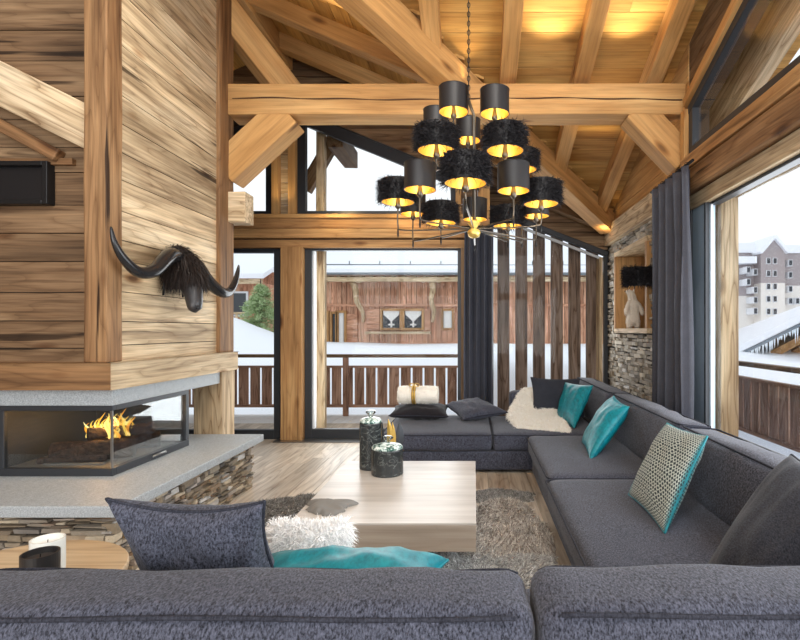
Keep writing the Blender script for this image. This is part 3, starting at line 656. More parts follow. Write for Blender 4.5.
FL = N('fire_flame'); FL.t.nodes.remove(FL.b); em = FL.n('Emission'); gi = FL.n('NewGeometry'); FL.l(FL.ramp(gi.outputs['Random Per Island'], [(0, (1,.36,.03)), (.5, (1,.62,.08)), (1, (1,.85,.35))]), em.inputs[0]); em.inputs[1].default_value = 2.0
tr_ = FL.n('BsdfTransparent'); mx_ = FL.n('MixShader'); mx_.inputs[0].default_value = .45; FL.l(tr_.outputs[0], mx_.inputs[1]); FL.l(em.outputs[0], mx_.inputs[2]); FL.l(mx_.outputs[0], FL.out.inputs[0]); FL = FL.m
m = MB()
for k in range(60):
    x0 = random.uniform(-2.76, -2.50); y0 = random.uniform(3.68, 3.88); h = random.uniform(.07, .20)*(1-abs(x0+2.63)*2.6); a = random.uniform(0, 6); pts = []; rs = []
    for i in range(8):
        s_ = i/7; pts.append((x0-.01+.03*math.sin(a+s_*4)*s_, y0+.03*math.cos(a+s_*3.3)*s_, .63+h*s_)); rs.append(.009*(1-s_)**.7*(.5+1.6*s_*(1-s_)*2)+.0008)
    m.tube(pts, rs, 8)
tag(m.build('flame', FL, None, smooth=True, recenter=True), 'small yellow flames rising between the logs', 'fire', kind='stuff')
pl = bpy.data.lights.new('fire_light', 'POINT'); pl.energy = 10; pl.color = (1,.5,.15); pl.shadow_soft_size = .06; po = bpy.data.objects.new('fire_light', pl); C.objects.link(po); po.location = (-2.62, 3.75, .72)
# ================================================================== OUTSIDE
m = MB(); x = -8.0
while x < .6: m.box(x+.003, x+.137, 6.86, 9.0, -.09, -.06); x += .14
m.build('floor_balcony', flat('pale_deck', srgb(222,222,222), .7), kind='structure')
m = MB(); y = -4
while y < 9: m.box(2.2, 3.62, y+.003, y+.137, -.09, -.06); y += .14
m.build('floor_side_balcony', flat('pale_deck_side', srgb(206,204,200), .7), kind='structure')
def railing(label, a, b, posts, first_gap=0):
    a = Vector(a); b = Vector(b); d = (b-a); L = d.length; d.normalize(); s_ = Vector((-d.y, d.x, 0))
    th = thing('balcony_railing', label, 'railing', tuple((a+b)/2))
    def bx(name, u0, u1, w0, w1, z0, z1, ms):
        V = [a+d*u+s_*w_+Vector((0,0,z)) for z in (z0, z1) for u, w_ in ((u0,w0),(u1,w0),(u1,w1),(u0,w1))]
        o = MB().hexa(V).build(name, ms, th, bevel=.004); return o
    hx = 0 if abs(d.x) > .5 else 1
    bx('handrail', 0, L, -.06, .06, .93, .985, OLDD[hx]); bx('top_rail', 0, L, -.045, .045, .755, .79, DARKW[hx]); bx('bottom_rail', 0, L, -.045, .045, .08, .125, DARKW[hx])
    u = .02
    while u < L-.05:
        w_ = .165*random.uniform(.97, 1.03); bx('baluster_board', u, min(u+w_, L), -.014, .014, .125, .755, DARKW[2]); u += w_+.033
    for p in posts: bx('post', p-.045, p+.045, -.09, -.03, -.06, .93, DARKW[2])
    return th
railing('brown board balcony railing beyond the glass doors', (-8, 8.9, 0), (.1, 8.9, 0), [5.82, 3.0, 7.9])
railing('brown board balcony railing beyond the side window', (3.54, -3.5, 0), (3.54, 8.9, 0), [1, 3.5, 6, 8.6])
# snow fields
def snowfield(name, x0, x1, y0, y1, zf, nx=40, ny=30, label=None):
    V = []; F = []
    for j in range(ny+1):
        for i in range(nx+1):
            X = x0+(x1-x0)*i/nx; Y = y0+(y1-y0)*j/ny; V.append((X, Y, zf(X, Y)))
    for j in range(ny):
        for i in range(nx): a = j*(nx+1)+i; F.append((a, a+1, a+nx+2, a+nx+1))
    o = MB().add(V, F).build(name, SNOW, None, smooth=True); tag(o, label, 'snow', kind='stuff') if label else None
    if not label: o['kind'] = 'structure'
    return o
sm = lambda a, b, t: (lambda q: q*q*(3-2*q))(max(0, min(1, (t-a)/(b-a))))
snowfield('snow_ground', -40, 12, 9.0, 40, lambda x, y: -.35+1.22*sm(9.3, 17, y)+.10*noise.noise(Vector((x*.35, y*.3, 0)))+1.3*math.exp(-((x+9.5)/2.6)**2-((y-17.5)/3)**2)+(-2.6*sm(-10,-13.5,x)*0), 90, 50, 'deep snow covering the ground in front of the red chalet')
snowfield('snow_bank', .25, 6.5, 8.45, 12, lambda x, y: -.2+.95*sm(8.5, 10.2, y)*(1-.35*sm(1.6, 2.3, x*.9)*0)+.06*noise.noise(Vector((x, y, 3))), 30, 20, 'snow bank heaped behind the upright slats')
snowfield('snow_ground', 3.7, 120, -20, 120, lambda x, y: -3.5+.5*noise.noise(Vector((x*.05, y*.05, 7))), 40, 40, 'snowy ground far below the side balcony')
# chalet across the way
CY = 20.0; f = CY/520
cx = lambda px: (px-474)*f
cz = lambda py: 1.4+(330-py)*f
ch = thing('red_chalet', 'red brown plank chalet with snowy roof and curtained windows across the snow', 'building', (-1, CY, .6))
m = MB(); u = -6.6
while u < 8:
    L = random.uniform(.16, .24); m.box(u+.008, u+L-.008, CY-.02+random.uniform(0, .02), CY+.1, .2, 3.55); u += L
m.build('plank_wall', REDW[2], ch)
MB().box(-6.6, 8, CY+.1, CY+5, -1, 3.6).build('house_body', REDW[2], ch)
MB().box(-6.7, 8.1, CY-.12, CY+.0, cz(306.5), cz(304)).build('wall_band', REDW[0], ch)
MB().box(-7.2, 8.6, CY-.75, CY-.55, 3.2, 3.36).build('eaves_board', PALEW[0], ch)
m = MB()
for i in range(40): x = -7.1+i*.4; m.box(x, x+.12, CY-.7, CY, 3.35, 3.5)
m.build('rafter_ends', PALEW[1], ch)
m = MB(); m.tube([(-7.2, CY-.8, 3.5), (8.6, CY-.8, 3.46)], .05, 8); m.build('gutter', flat('grey_zinc', srgb(130,138,144), .4, .5), ch)
m = MB(); m.tube([(-7.2, CY-.4, 3.86), (8.6, CY-.4, 3.82)], .03, 6)
for i in range(14): m.tube([(-7+i*1.15, CY-.4, 3.6), (-7+i*1.15, CY-.4, 4.0)], .02, 6)
m.build('snow_guard', flat('dark_steel_rail', srgb(96,104,110), .5, .5), ch)
V, F = [], []
m = MB(); m.prism([(CY-.85, 3.52), (CY-.85, 3.66), (CY+6, 6.6), (CY+6, 6.3)], -7.4, 8.8, 0); m.build('roof_snow', SNOW, ch)
m = MB(); m.prism([(CY-.8, 3.40), (CY-.8, 3.50), (CY+6, 6.25), (CY+6, 6.1)], -7.2, 8.6, 0); m.build('roof', GREYW[0], ch)
CURTW = flat('white_lace', srgb(236,236,234), .8); DGL = flat('dark_pane', srgb(58,62,68), .15); LGL = flat('bright_pane', srgb(206,212,214), .2)
def cwin(x0, x1, y0, y1, pane, cur, mull=0, name='window'):
    X0, X1, Z0, Z1 = cx(x0), cx(x1), cz(y1), cz(y0); m = MB(); e = .09
    m.box(X0-e, X0, CY-.16, CY, Z0-e, Z1+e); m.box(X1, X1+e, CY-.16, CY, Z0-e, Z1+e); m.box(X0, X1, CY-.16, CY, Z1, Z1+e); m.box(X0, X1, CY-.16, CY, Z0-e, Z0)
    if mull: q = (X0+X1)/2; m.box(q-.09, q+.09, CY-.17, CY, Z0, Z1)
    o = m.build(name, WARM[2], ch, bevel=.01)
    MB().box(X0, X1, CY-.05, CY-.03, Z0, Z1).build('pane', pane, o)
    k = MB()
    for a, b in (((X0, (X0+X1)/2-.09), ((X0+X1)/2+.09, X1)) if mull else ((X0, X1),)):
        if cur == 'tri': k.prism([(a+.03, Z1), (b-.03, Z1), (b-.03, Z1-.14), ((a+b)/2, Z1-.42), (a+.03, Z1-.14)], CY-.08, CY-.06, 1); k.box((a+b)/2-.12, (a+b)/2+.12, CY-.08, CY-.06, Z0+.10, Z0+.16); k.box((a+b)/2-.03, (a+b)/2+.03, CY-.08, CY-.06, Z0+.02, Z0+.26)
        if cur == 'full': k.box(a+.04, b-.04, CY-.08, CY-.06, Z0, Z1)
    if k.v: k.build('lace_curtain', CURTW, o)
cwin(383, 422, 311, 328, DGL, 'tri', 1); cwin(443.5, 452, 311, 328, LGL, 'full')
cwin(314.5, 327.5, 313, 345, LGL, None); cwin(333, 337, 314, 345, DGL, None); cwin(338.5, 345, 313, 345, LGL, 'full')
for a, b, c, d in ((367, 380, 309, 330), (424.5, 430.5, 309, 330), (347, 358, 314, 344)):
    MB().box(cx(a), cx(b), CY-.1, CY, cz(d), cz(c)).build('shutter', REDW[0], ch, bevel=.01)
m = MB(); m.box(cx(366), cx(431), CY-.3, CY, cz(334), cz(331.5)); m.build('flower_shelf', PALEW[0], ch)
for a, b in (((355, 283), (365, 322)), ((432.5, 283), (433.5, 322))):
    p0 = Vector((cx(a[0]), CY-.5, cz(a[1]))); p1 = Vector((cx(b[0]), CY-.1, cz(b[1])))
    MB().tube([p0.lerp(p1, i/8)+Vector((.05*math.sin(i*1.3), 0, 0)) for i in range(9)], [.11,.12,.11,.10,.10,.09,.08,.07,.06], 10).build('log_bracket', PALEW[2], ch, smooth=True)
    MB().tube([p0+Vector((-.35, 0, .05)), p0+Vector((0, -.05, .12)), p0+Vector((.35, 0, .02))], [.09,.10,.09], 10).build('log_head', PALEW[0], ch, smooth=True)
# chalet at the left, tree, slope
lc = thing('far_chalet', 'pinkish red chalet with white balcony seen through the left glass door', 'building', (-13.5, 27, 0))
MB().box(-17, -11.2, 27, 31, -1, 3.9).build('house_body', REDW[2], lc)
m = MB(); m.prism([(26.2, 4.0), (26.2, 4.25), (32, 6.4), (32, 6.2)], -18, -10.6, 0); m.build('roof_snow', SNOW, lc)
MB().box(-17.4, -10.8, 26.4, 26.6, 3.75, 4.0).build('eaves_board', PALEW[0], lc)
m = MB(); m.box(-17, -11.4, 26.0, 26.1, 1.55, 1.65); m.box(-17, -11.4, 26.0, 26.1, 2.2, 2.3)
for i in range(26): m.box(-17+i*.22, -16.9+i*.22, 26.02, 26.08, 1.6, 2.25)
m.build('balcony_rail', PALEW[0], lc)
for x in (-14.6, -12.6): o = MB().box(x, x+.9, 26.9, 27, 2.1, 3.4).build('window', WHITEF, lc); MB().box(x+.1, x+.8, 26.88, 26.9, 2.2, 3.3).build('pane', DGL, o)
far = thing('far_roof', 'long snow covered roof behind the pink chalet', 'building', (-14, 34, 0))
MB().prism([(33, 5.2), (33, 5.5), (38, 7.6), (38, 7.3)], -26, -8, 0).build('roof_snow', SNOW, far); MB().box(-26, -8, 33.4, 37, -1, 5.3).build('house_body', REDW[2], far)
t = thing('conifer_tree', 'bright green conifer standing in the snow behind the left glass door', 'tree', (-8.0, 19.5, .3))
pts = []; nr = []
m = MB(); m.tube([(-8.0, 19.5, 0), (-8.0, 19.5, 3.3)], [.09, .02], 8); m.build('trunk', BARK, t)
for k in range(150):
    h = random.random()**.8; z = .5+2.6*h; L = 1.15*(1-h)**.8+.15; a = random.uniform(0, 2*PI); dv = Vector((math.cos(a), math.sin(a), -.15))
    for i in range(110): s_ = random.random(); pts.append(tuple(Vector((-8.0, 19.5, z))+dv*L*s_+Vector((random.gauss(0,.05), random.gauss(0,.05), random.gauss(0,.04)-.1*s_)))); nr.append((dv.x, dv.y, .3))
V, F = strands(pts, nr, .16, .022, 0, .7); MB().add(V, F).build('foliage', furmat('conifer_green', srgb(138,166,112), srgb(206,222,176)), t)
# right side: apartment block on the slope
B = 60.0; bx_ = lambda px: (px-474)/520*B; bz = lambda py: 1.4+(330-py)/520*B
ab = thing('apartment_block', 'brown and white apartment block with snowy gable far beyond the side window', 'building', (38, B, -3))
DBR = flat('brown_cladding', srgb(168,158,158), .8); WBR = flat('cream_render', srgb(234,228,220), .8)
def blk(name, x0, x1, y0, y1, dy, mt): MB().box(bx_(x0), bx_(x1), B+dy, B+dy+6, bz(y1), bz(y0)).build(name, mt, ab)
blk('upper_wall', 761, 785, 252, 283, 0, DBR); blk('lower_wall', 761, 785, 283, 345, 0, WBR)
MB().prism([(bx_(761), bz(252)), (bx_(785), bz(252)), (bx_(773), bz(238.5))], B, B+6, 1).build('gable', DBR, ab)
for a, b in (((773, 236.5), (759, 253)), ((773, 236.5), (787, 253))):
    beam('gable_snow', (bx_(a[0]), B+3, bz(a[1])), (bx_(b[0]), B+3, bz(b[1])), 7, .35, [SNOW], parent=ab)
blk('upper_wing', 737, 761, 251, 295, 1.5, DBR); blk('lower_wing', 737, 761, 295, 345, 1.5, WBR)
blk('wing_snow', 735, 761, 241, 251, 1.2, SNOW); blk('wing_balcony_snow', 738, 758, 256, 263, .2, SNOW)
blk('upper_wing', 785, 830, 252, 285, 1.0, DBR); blk('lower_wing', 785, 830, 285, 345, .8, WBR); blk('wing_snow', 785, 832, 244, 252, .7, SNOW); blk('chimney_cap', 757, 800, 236, 240.5, 5, DBR)
for (px, py) in [(768, 261), (774.5, 261), (768, 273.5), (774.5, 273.5), (768, 286.5), (774.5, 286.5), (768, 299), (774.5, 299), (768, 311.5), (774.5, 311.5), (790, 263), (790, 275), (790, 289), (790, 301), (797, 301), (755, 290), (755, 300), (748, 270), (755, 272), (748, 282), (755, 311)]:
    o = MB().box(bx_(px-2.1), bx_(px+2.1), B-.12, B+1.6, bz(py+3.2), bz(py-3.2)).build('window', WHITEF, ab)
    MB().box(bx_(px-1.5), bx_(px+1.5), B-.16, B+1.5, bz(py+2.6), bz(py-2.6)).build('pane', DGL, o)
# neighbour's roof with icicles
nb = thing('neighbour_roof', 'snow loaded roof with icicles just beyond the side balcony railing', 'roof', (10, 15, -1))
A0 = P(733, 353, 16); A1 = P(850, 295, 14); B0 = P(733, 331, 20); B1 = P(850, 287, 19); dn = Vector((-.2, 4, .25))
def slab4(p, q, back, t0, t1): return [p+Vector((0,0,t0)), q+Vector((0,0,t0)), q+back+Vector((0,0,t0)), p+back+Vector((0,0,t0)), p+Vector((0,0,t1)), q+Vector((0,0,t1)), q+back+Vector((0,0,t1)), p+back+Vector((0,0,t1))]
zz = Vector((0,0,1)); MB().hexa([A0-zz*.1, A1-zz*.1, B1-zz*.4, B0-zz*.4, A0+zz*.14, A1+zz*.14, B1, B0]).build('roof_snow', SNOW, nb, bevel=.05)
MB().hexa([A0-zz*.2, A1-zz*.2, B1-zz*.5, B0-zz*.5, A0-zz*.11, A1-zz*.11, B1-zz*.41, B0-zz*.41]).build('roof_edge', flat('zinc_edge', srgb(120,130,140), .5), nb)
MB().hexa(slab4(A0+Vector((.3,.3,0)), A1+Vector((0,.3,0)), Vector((1.2,3,0)), -.75, -.5)).build('rafter_band', WARM[0], nb)
MB().hexa(slab4(A0+Vector((.8,.8,0)), A1+Vector((0,.8,0)), Vector((1.2,3,0)), -4.5, -.9)).build('house_body', WARM[0], nb)
m = MB()
for i in range(60):
    q = A0.lerp(A1, (i+random.random())/60); h = random.uniform(.08, .42); m.tube([q+Vector((0,0,-.2)), q+Vector((0,0,-.2-h))], [.028, .003], 6)
m.build('icicles', flat('ice', srgb(226,234,240), .2), nb)['kind'] = 'stuff'
snowfield('snow_mound', 5.2, 14, 7.5, 14, lambda x, y: -1.2+1.5*math.exp(-((x-8.6)/2.3)**2-((y-11.5)/2.4)**2), 24, 24, 'rounded snow mound between the railing and the neighbouring roof')
# outer post, beam and rafter of the side balcony; gable overhang
beam('balcony_post', (2.295, 4.80, -.06), (2.295, 4.80, 2.60), .28, .16, PALEW, 'pale knotty timber post standing outside the side window', 'post', up=(1,0,0), bevel=.012)
beam('balcony_beam', (2.30, -3, 2.68), (2.30, 5.0, 2.68), .16, .18, PALEW, 'pale timber beam outside above the side window', 'beam')
beam('barge_rafter', (2.44, -2.8, zA(-2.8)-.38), (2.44, 6.3, zA(6.3)-.38), .12, .72, PALEW, 'large weathered rafter outside the sloped side window', 'beam')
beam('barge_rafter', (-2.2, 7.6, 4.62), (1.9, 7.6, 2.98), .16, .24, OLDD, 'grey rafter outside under the right gable overhang', 'beam')
beam('barge_rafter', (-2.6, 7.6, 4.62), (-4.8, 7.6, 3.72), .16, .24, OLDD, 'grey rafter outside under the left gable overhang', 'beam')
beam('gable_strut', P(305, 190, 7.4), P(334, 140, 7.4), .14, .18, OLDD, 'short grey strut outside the gable window', 'beam')
beam('purlin_end', (-1.83, 6.85, 3.93), (-1.83, 7.75, 3.93), .2, .24, OLDD, 'rounded purlin end outside the gable window', 'beam')
beam('door_outer_post', (-2.04, 6.95, -.06), (-2.04, 6.95, 4.2), .12, .11, PALEW, 'pale post standing outside along the glass door edge', 'post', up=(1,0,0))
# ================================================================== FURNITURE
def seatcushion(x0, x1, y0, y1, z0, z1, par, seed, name='seat_cushion', b=.018):
    softbox(name, x0, x1, y0, y1, z0, z1, GREYF, par, .045, (.006, .006, b), seed, .004)
def backcushion(x0, x1, y0, y1, z0, z1, par, seed, thin='x', name='back_cushion'):
    softbox(name, x0, x1, y0, y1, z0, z1, GREYF, par, .05, (.02 if thin == 'x' else .008, .02 if thin == 'y' else .008, .012), seed, .008, 14)
# back bench
t = thing('chaise_sofa', 'wide charcoal daybed section of the sofa in front of the curtains and slats', 'sofa', (.2, 5.6, 0))
softbox('base', -.90, 1.30, 5.08, 6.2, .03, .215, GREYF, t, .02, seed=3, lump=.001)
seatcushion(-.92, .18, 5.06, 6.20, .21, .385, t, 11); seatcushion(.185, 1.28, 5.06, 6.20, .21, .385, t, 12)
softbox('back_cushion', .42, 1.30, 6.10, 6.34, .22, .67, GREYF, t, .05, (.0,.01,.01), 8)
MB().ring(rrect(-.915, .175, 5.065, 6.195, .372, .05), .005, 6).build('piping', PIPE, t, smooth=True); MB().ring(rrect(.19, 1.275, 5.065, 6.195, .372, .05), .005, 6).build('piping', PIPE, t, smooth=True)
# right sofa
t = thing('corner_sofa', 'long charcoal sofa section along the right wall and its stone part', 'sofa', (1.2, 4, 0))
softbox('base', .56, 1.62, 2.15, 5.04, .03, .215, GREYF, t, .02, seed=4, lump=.001)
softbox('back_frame', 1.56, 1.70, 2.1, 6.95, .05, .66, GREYF, t, .03, seed=5, lump=.002)
seatcushion(.52, 1.44, 3.58, 5.03, .21, .385, t, 21); seatcushion(.50, 1.44, 2.15, 3.575, .21, .385, t, 22); 
for (a, b, z, s_) in ((5.22, 6.92, .765, 31), (3.46, 5.20, .765, 32), (1.70, 3.44, .765, 33)):
    V, F = rbox(.25, b-a, z-.34, .06, (.03, .006, .015), 16, .009, s_)
    R = Matrix.Rotation(.10, 3, 'Y'); c = Vector((1.46, (a+b)/2, (z+.34)/2))
    MB().add([R @ v+c for v in V], F).build('back_cushion', GREYF, t, smooth=True)
    L = b-a; pr = [(x, y, z_) for x, y, z_ in rrect(-.118, .118, -L/2+.012, L/2-.012, (z-.34)/2-.006, .05)]
    MB().ring([R @ Vector(p)+c for p in pr], .006, 6).build('piping', PIPE, t, smooth=True)
MB().ring(rrect(.505, 1.43, 3.59, 5.02, .372, .05), .005, 6).build('piping', PIPE, t, smooth=True); MB().ring(rrect(.485, 1.43, 2.16, 3.565, .372, .05), .005, 6).build('piping', PIPE, t, smooth=True)
# near sofa, seen from behind
t = thing('near_sofa', 'charcoal tweed sofa in the foreground seen from behind', 'sofa', (.2, 1.6, 0))
softbox('base', -1.30, 1.32, 1.22, 2.04, .03, .215, GREYF, t, .02, seed=6, lump=.001)
softbox('back_frame', -1.36, 1.72, 1.16, 1.26, .03, .50, GREYF, t, .03, seed=6, lump=.001)
seatcushion(-1.28, .15, 1.40, 2.06, .21, .395, t, 41); seatcushion(.155, 1.30, 1.40, 2.06, .21, .395, t, 42)
for (x0, x1, z, s_) in ((-1.40, .148, .735, 51), (.156, 1.68, .742, 52)):
    V, F = rbox(x1-x0, .27, z-.26, .055, (.0, .02, .014), 18, .006, s_)
    c = Vector(((x0+x1)/2, 1.345, (z+.26)/2)); MB().add([v+c for v in V], F).build('back_cushion', GREYF, t, smooth=True)
    hx = (x1-x0)/2
    MB().tube([(x, 1.345+.124, z-.016-.03*max(0, (abs(x-c.x)-hx+.07)/.07)**2+.004*math.sin(x*9)) for x in np.linspace(x0+.025, x1-.025, 60)], .006, 6).build('piping', PIPE, t, smooth=True)
    MB().tube([(x, 1.345-.124, z-.014+.003*math.sin(x*7)) for x in np.linspace(x0+.05, x1-.05, 40)], .006, 6).build('seam', PIPE, t, smooth=True)
# pillows
PATT = N('patterned_cloth'); tcn = PATT.n('TexCoord'); uvm = PATT.n('Mapping'); PATT.l(tcn.outputs['UV'], uvm.inputs[0])
sx = PATT.n('SeparateXYZ'); PATT.l(uvm.outputs[0], sx.inputs[0])
def M_(op, a, b=None):
    x = PATT.n('Math', operation=op)
    for i, q in enumerate((a, b)):
        if q is None: continue
        if isinstance(q, (int, float)): x.inputs[i].default_value = q
        else: PATT.l(q, x.inputs[i])
    return x.outputs[0]
U_ = M_('MULTIPLY', sx.outputs[0], 2*PI*13); V_ = M_('MULTIPLY', sx.outputs[1], 2*PI*22)
wv1 = M_('SINE', M_('ADD', V_, M_('MULTIPLY', M_('SINE', U_), 2.1))); wv2 = M_('SINE', M_('ADD', V_, M_('MULTIPLY', M_('SINE', U_), -2.1)))
pf = M_('MAXIMUM', wv1, wv2); tx = PATT.ramp(M_('MULTIPLY', sx.outputs[0], 1.0), [(0, srgb(40,140,150)), (.10, srgb(60,150,156)), (.22, srgb(176,184,176)), (.90, srgb(176,184,176)), (.96, srgb(60,130,136)), (1, srgb(30,110,120))])
PATT.l(PATT.mix(PATT.ramp(pf, [(.55, (0,0,0)), (.75, (1,1,1))]), srgb(30,46,52), tx), PATT.b.inputs['Base Color']); PATT.b.inputs['Roughness'].default_value = .8; PATT = PATT.m
def addpillow_uv(o, n):
    me = o.data; uv = me.uv_layers.new(name='UVMap'); k = (n+1)**2
    for lp in me.loops:
        i = lp.vertex_index % k; uv.data[lp.index].uv = ((i//(n+1))/n, (i%(n+1))/n)
p, _, _ = pillow('dark grey square pillow propped up at the far back corner of the sofa', (.66, 6.05, .85), (1.24, 6.10, .83), (.66, 5.92, .41), (1.22, 5.95, .41), .13, GREYF2, PIPE, seed=1)
p, _, _ = pillow('teal velvet pillow farthest back, beside the cream fur throw', (1.06, 6.02, .79), (1.28, 5.60, .80), (.93, 5.86, .40), (1.02, 5.30, .40), .14, TEAL, TEAL, seed=2, wr=.014, pinch=.06)
p, _, _ = pillow('teal velvet pillow in the middle of the right sofa, leaning on its back', (1.29, 4.80, .79), (1.29, 4.33, .76), (.96, 4.62, .41), (.90, 4.03, .39), .16, TEAL, TEAL, seed=3, wr=.014, pinch=.07)
p, _, _ = pillow('patterned teal, black and cream pillow leaning on the right sofa', (1.24, 3.34, .80), (1.27, 2.83, .82), (.94, 3.16, .40), (.94, 2.56, .40), .15, PATT, TEAL, seed=4, wr=.015, pinch=.06)
addpillow_uv([c for c in p.children if c.name.startswith('cover')][0], 26)
p, _, _ = pillow('big dark grey pillow at the right picture edge', (1.27, 2.08, .90), (1.25, 1.62, .86), (.86, 2.0, .41), (.86, 1.60, .41), .20, GREYF2, PIPE, seed=5, wr=.014, pinch=.04)
p, _, _ = pillow('flat black pillow under the rolled white fur blanket', (-.93, 6.12, .50), (-.30, 6.15, .50), (-.94, 5.72, .455), (-.28, 5.66, .455), .15, BLACKF, PIPE, seed=6)
p, _, _ = pillow('grey pillow lying flat in the middle of the daybed', (-.33, 6.10, .52), (.02, 6.30, .56), (-.12, 5.62, .43), (.38, 5.86, .47), .17, GREYF, PIPE, seed=7)
p, _, _ = pillow('dark tweed pillow peaking over the near sofa back at left', (-1.13, 1.60, .88), (-.645, 1.60, .872), (-1.10, 1.78, .43), (-.60, 1.80, .43), .19, GREYF, PIPE, seed=8, pinch=.19, wr=.03)
p, _, _ = pillow('shiny teal pillow lying just behind the near sofa back', (-.86, 1.95, .53), (-.10, 2.0, .515), (-.80, 1.56, .545), (-.06, 1.56, .545), .21, TEAL, TEAL, seed=9, wr=.014, pinch=.17)
def furpillow(label, TL, TR, BL, BR, t, mat, n, L, seed, base):
    V, F, E, nrm = pillow_geo(TL, TR, BL, BR, t, seed=seed)
    cen = sum((Vector(q) for q in (TL,TR,BL,BR)), Vector())/4
    th = thing('fur_pillow', label, 'pillow', (cen.x, cen.y, min(v[2] for v in V)))
    MB().add(V, F).build('cover', base, th, smooth=True)
    pts, nr = sample(V, F, n); nr *= -1
    c = np.array(cen); s_ = np.sign(((pts-c)*nr).sum(1)); nr = nr*np.where(s_ == 0, 1, s_)[:, None]
    a, b = strands(pts, nr, L, .004, .6, .55); MB().add(a, b).build('fur', mat, th, kind='stuff')
furpillow('fluffy long haired white pillow behind the teal pillow in front', (-.80, 2.06, .64), (-.50, 2.06, .64), (-.80, 1.98, .40), (-.50, 1.98, .40), .16, WFUR, 9000, .07, 20, WFUR)
furpillow('fluffy white pillow just entering at the right picture edge', (1.04, 1.555, .86), (1.42, 1.555, .86), (1.04, 1.52, .48), (1.42, 1.52, .48), .06, WFUR, 8000, .05, 21, WFUR)
# cream fur throw on the bench corner
def sheet(fn, nu, nv):
    V = [tuple(fn(i/nu, j/nv)) for j in range(nv+1) for i in range(nu+1)]
    F = [(j*(nu+1)+i, j*(nu+1)+i+1, (j+1)*(nu+1)+i+1, (j+1)*(nu+1)+i) for j in range(nv) for i in range(nu)]
    return V, F
prof = [(5.10, .345), (5.16, .405), (5.4, .425), (5.75, .435), (5.92, .47), (6.02, .56), (6.08, .66), (6.14, .70)]
def throwf(u, v):
    k = v*(len(prof)-1); i = min(int(k), len(prof)-2); q = k-i; y = prof[i][0]*(1-q)+prof[i+1][0]*q; z = prof[i][1]*(1-q)+prof[i+1][1]*q
    xl = .44-.10*math.sin(v*PI)+.12*v; xr = .92+.08*v; x = xl+(xr-xl)*u
    if y < 5.6: y += .18*(1-u)
    return (x+.02*math.sin(v*9), y, z+.018+.02*noise.noise(Vector((x*5, y*5, 1)))-(.03 if u in (0,1) else 0))
t = thing('fur_throw', 'cream long haired fur throw draped over the sofa corner beside the teal pillow', 'blanket', (.7, 5.7, .4))
V, F = sheet(throwf, 30, 36); MB().add(V, F).build('hide', CFUR, t, smooth=True)
pts, nr = sample(V, F, 14000); a, b = strands(pts, nr, .055, .006, .8, .6, flow=(0, -.5, -.2)); MB().add(a, b).build('fur', CFUR, t, kind='stuff')
# rolled throw with ribbon
t = thing('rolled_blanket', 'rolled white fluffy blanket tied with a gold ribbon, on the black pillow', 'blanket', (-.64, 5.93, .56))
V = []; F = []; n = 28; K = 24
for i in range(K+1):
    x = -.86+.45*i/K; r = .092*(1-.12*math.exp(-((i-10)/1.6)**2))*(1-.10*(abs(i/K-.5)*2)**6)
    for k in range(n): a_ = 2*PI*k/n; rr = r*(1+.06*noise.noise(Vector((x*7, math.cos(a_), math.sin(a_))))); V.append((x, 5.93+rr*1.15*math.cos(a_), .665+rr*math.sin(a_)))
for i in range(K):
    for k in range(n): F.append((i*n+k, (i+1)*n+k, (i+1)*n+(k+1)%n, i*n+(k+1)%n))
F.append(tuple(range(n))); F.append(tuple(range(K*n+n-1, K*n-1, -1)))
MB().add(V, F).build('roll', CFUR, t, smooth=True)
pts, nr = sample(V, F, 8000); c = np.array([0, 5.93, .665]); rad = pts-c; rad[:,0] = 0; a, b = strands(pts, rad/np.linalg.norm(rad, axis=1)[:, None], .024, .004, .3, .5); MB().add(a, b).build('fur', CFUR, t, kind='stuff')
RIB = flat('gold_ribbon', srgb(206,168,84), .4, .4)
m = MB(); x = -.68
for w_ in (-.012, .012): m.ring([(x+w_, 5.93+.108*1.1*math.cos(a_), .665+.102*math.sin(a_)) for a_ in np.linspace(0, 2*PI, 33)[:-1]], .012, 6)
for s_ in (-1, 1): m.ring([(x+s_*(.03+.03*math.cos(a_)), 5.90, .775+.018*math.sin(a_)) for a_ in np.linspace(0, 2*PI, 13)[:-1]], .006, 6)
m.build('ribbon', RIB, t, smooth=True)
# coffee table
t = thing('coffee_table', 'low wide limed oak coffee table on a recessed base, two jars on it', 'coffee table', (-.5, 3.5, 0))
MB().box(-1.03, .012, 2.88, 4.25, .17, .318).build('tabletop', TABLES, t, bevel=.003)
MB().box(-1.03, .012, 2.88, 4.25, .3185, .33).build('top_board', TABLEW, t, bevel=.002)
MB().box(-.80, -.24, 3.27, 4.08, 0, .17).build('base', flat('dark_plinth', srgb(74,68,62), .6), t)
def jar(label, x, y, r, h, knob):
    t = thing('marble_jar', label, 'jar', (x, y, .33))
    MB().lathe([(r*.97, 0), (r, .006), (r, h-.008), (r*.97, h)], (x, y, .331), 40).build('body', MARB, t, smooth=False)
    MB().lathe([(r*.97, 0), (r*.98, .012), (r*.85, .026), (r*.5, .036), (r*.28, .042)], (x, y, .331+h), 40).build('lid', GMARB, t, smooth=True)
    z0 = .331+h+.042
    MB().lathe([(.018, 0), (.016, .012), (.032*knob, .024), (.042*knob, .034), (.036*knob, .046), (.012, .052)], (x, y, z0), 24).build('knob', CLEAR, t, smooth=True)
jar('taller dark marbled jar with glass knob on the coffee table', -.80, 4.03, .086, .355, .95)
jar('shorter wide dark marbled jar with green marble lid on the coffee table', -.645, 3.87, .118, .19, 1.05)
t = thing('leaf_ornament', 'gold and dark leaf ornament standing just behind the taller jar', 'ornament', (-.69, 4.17, .33))
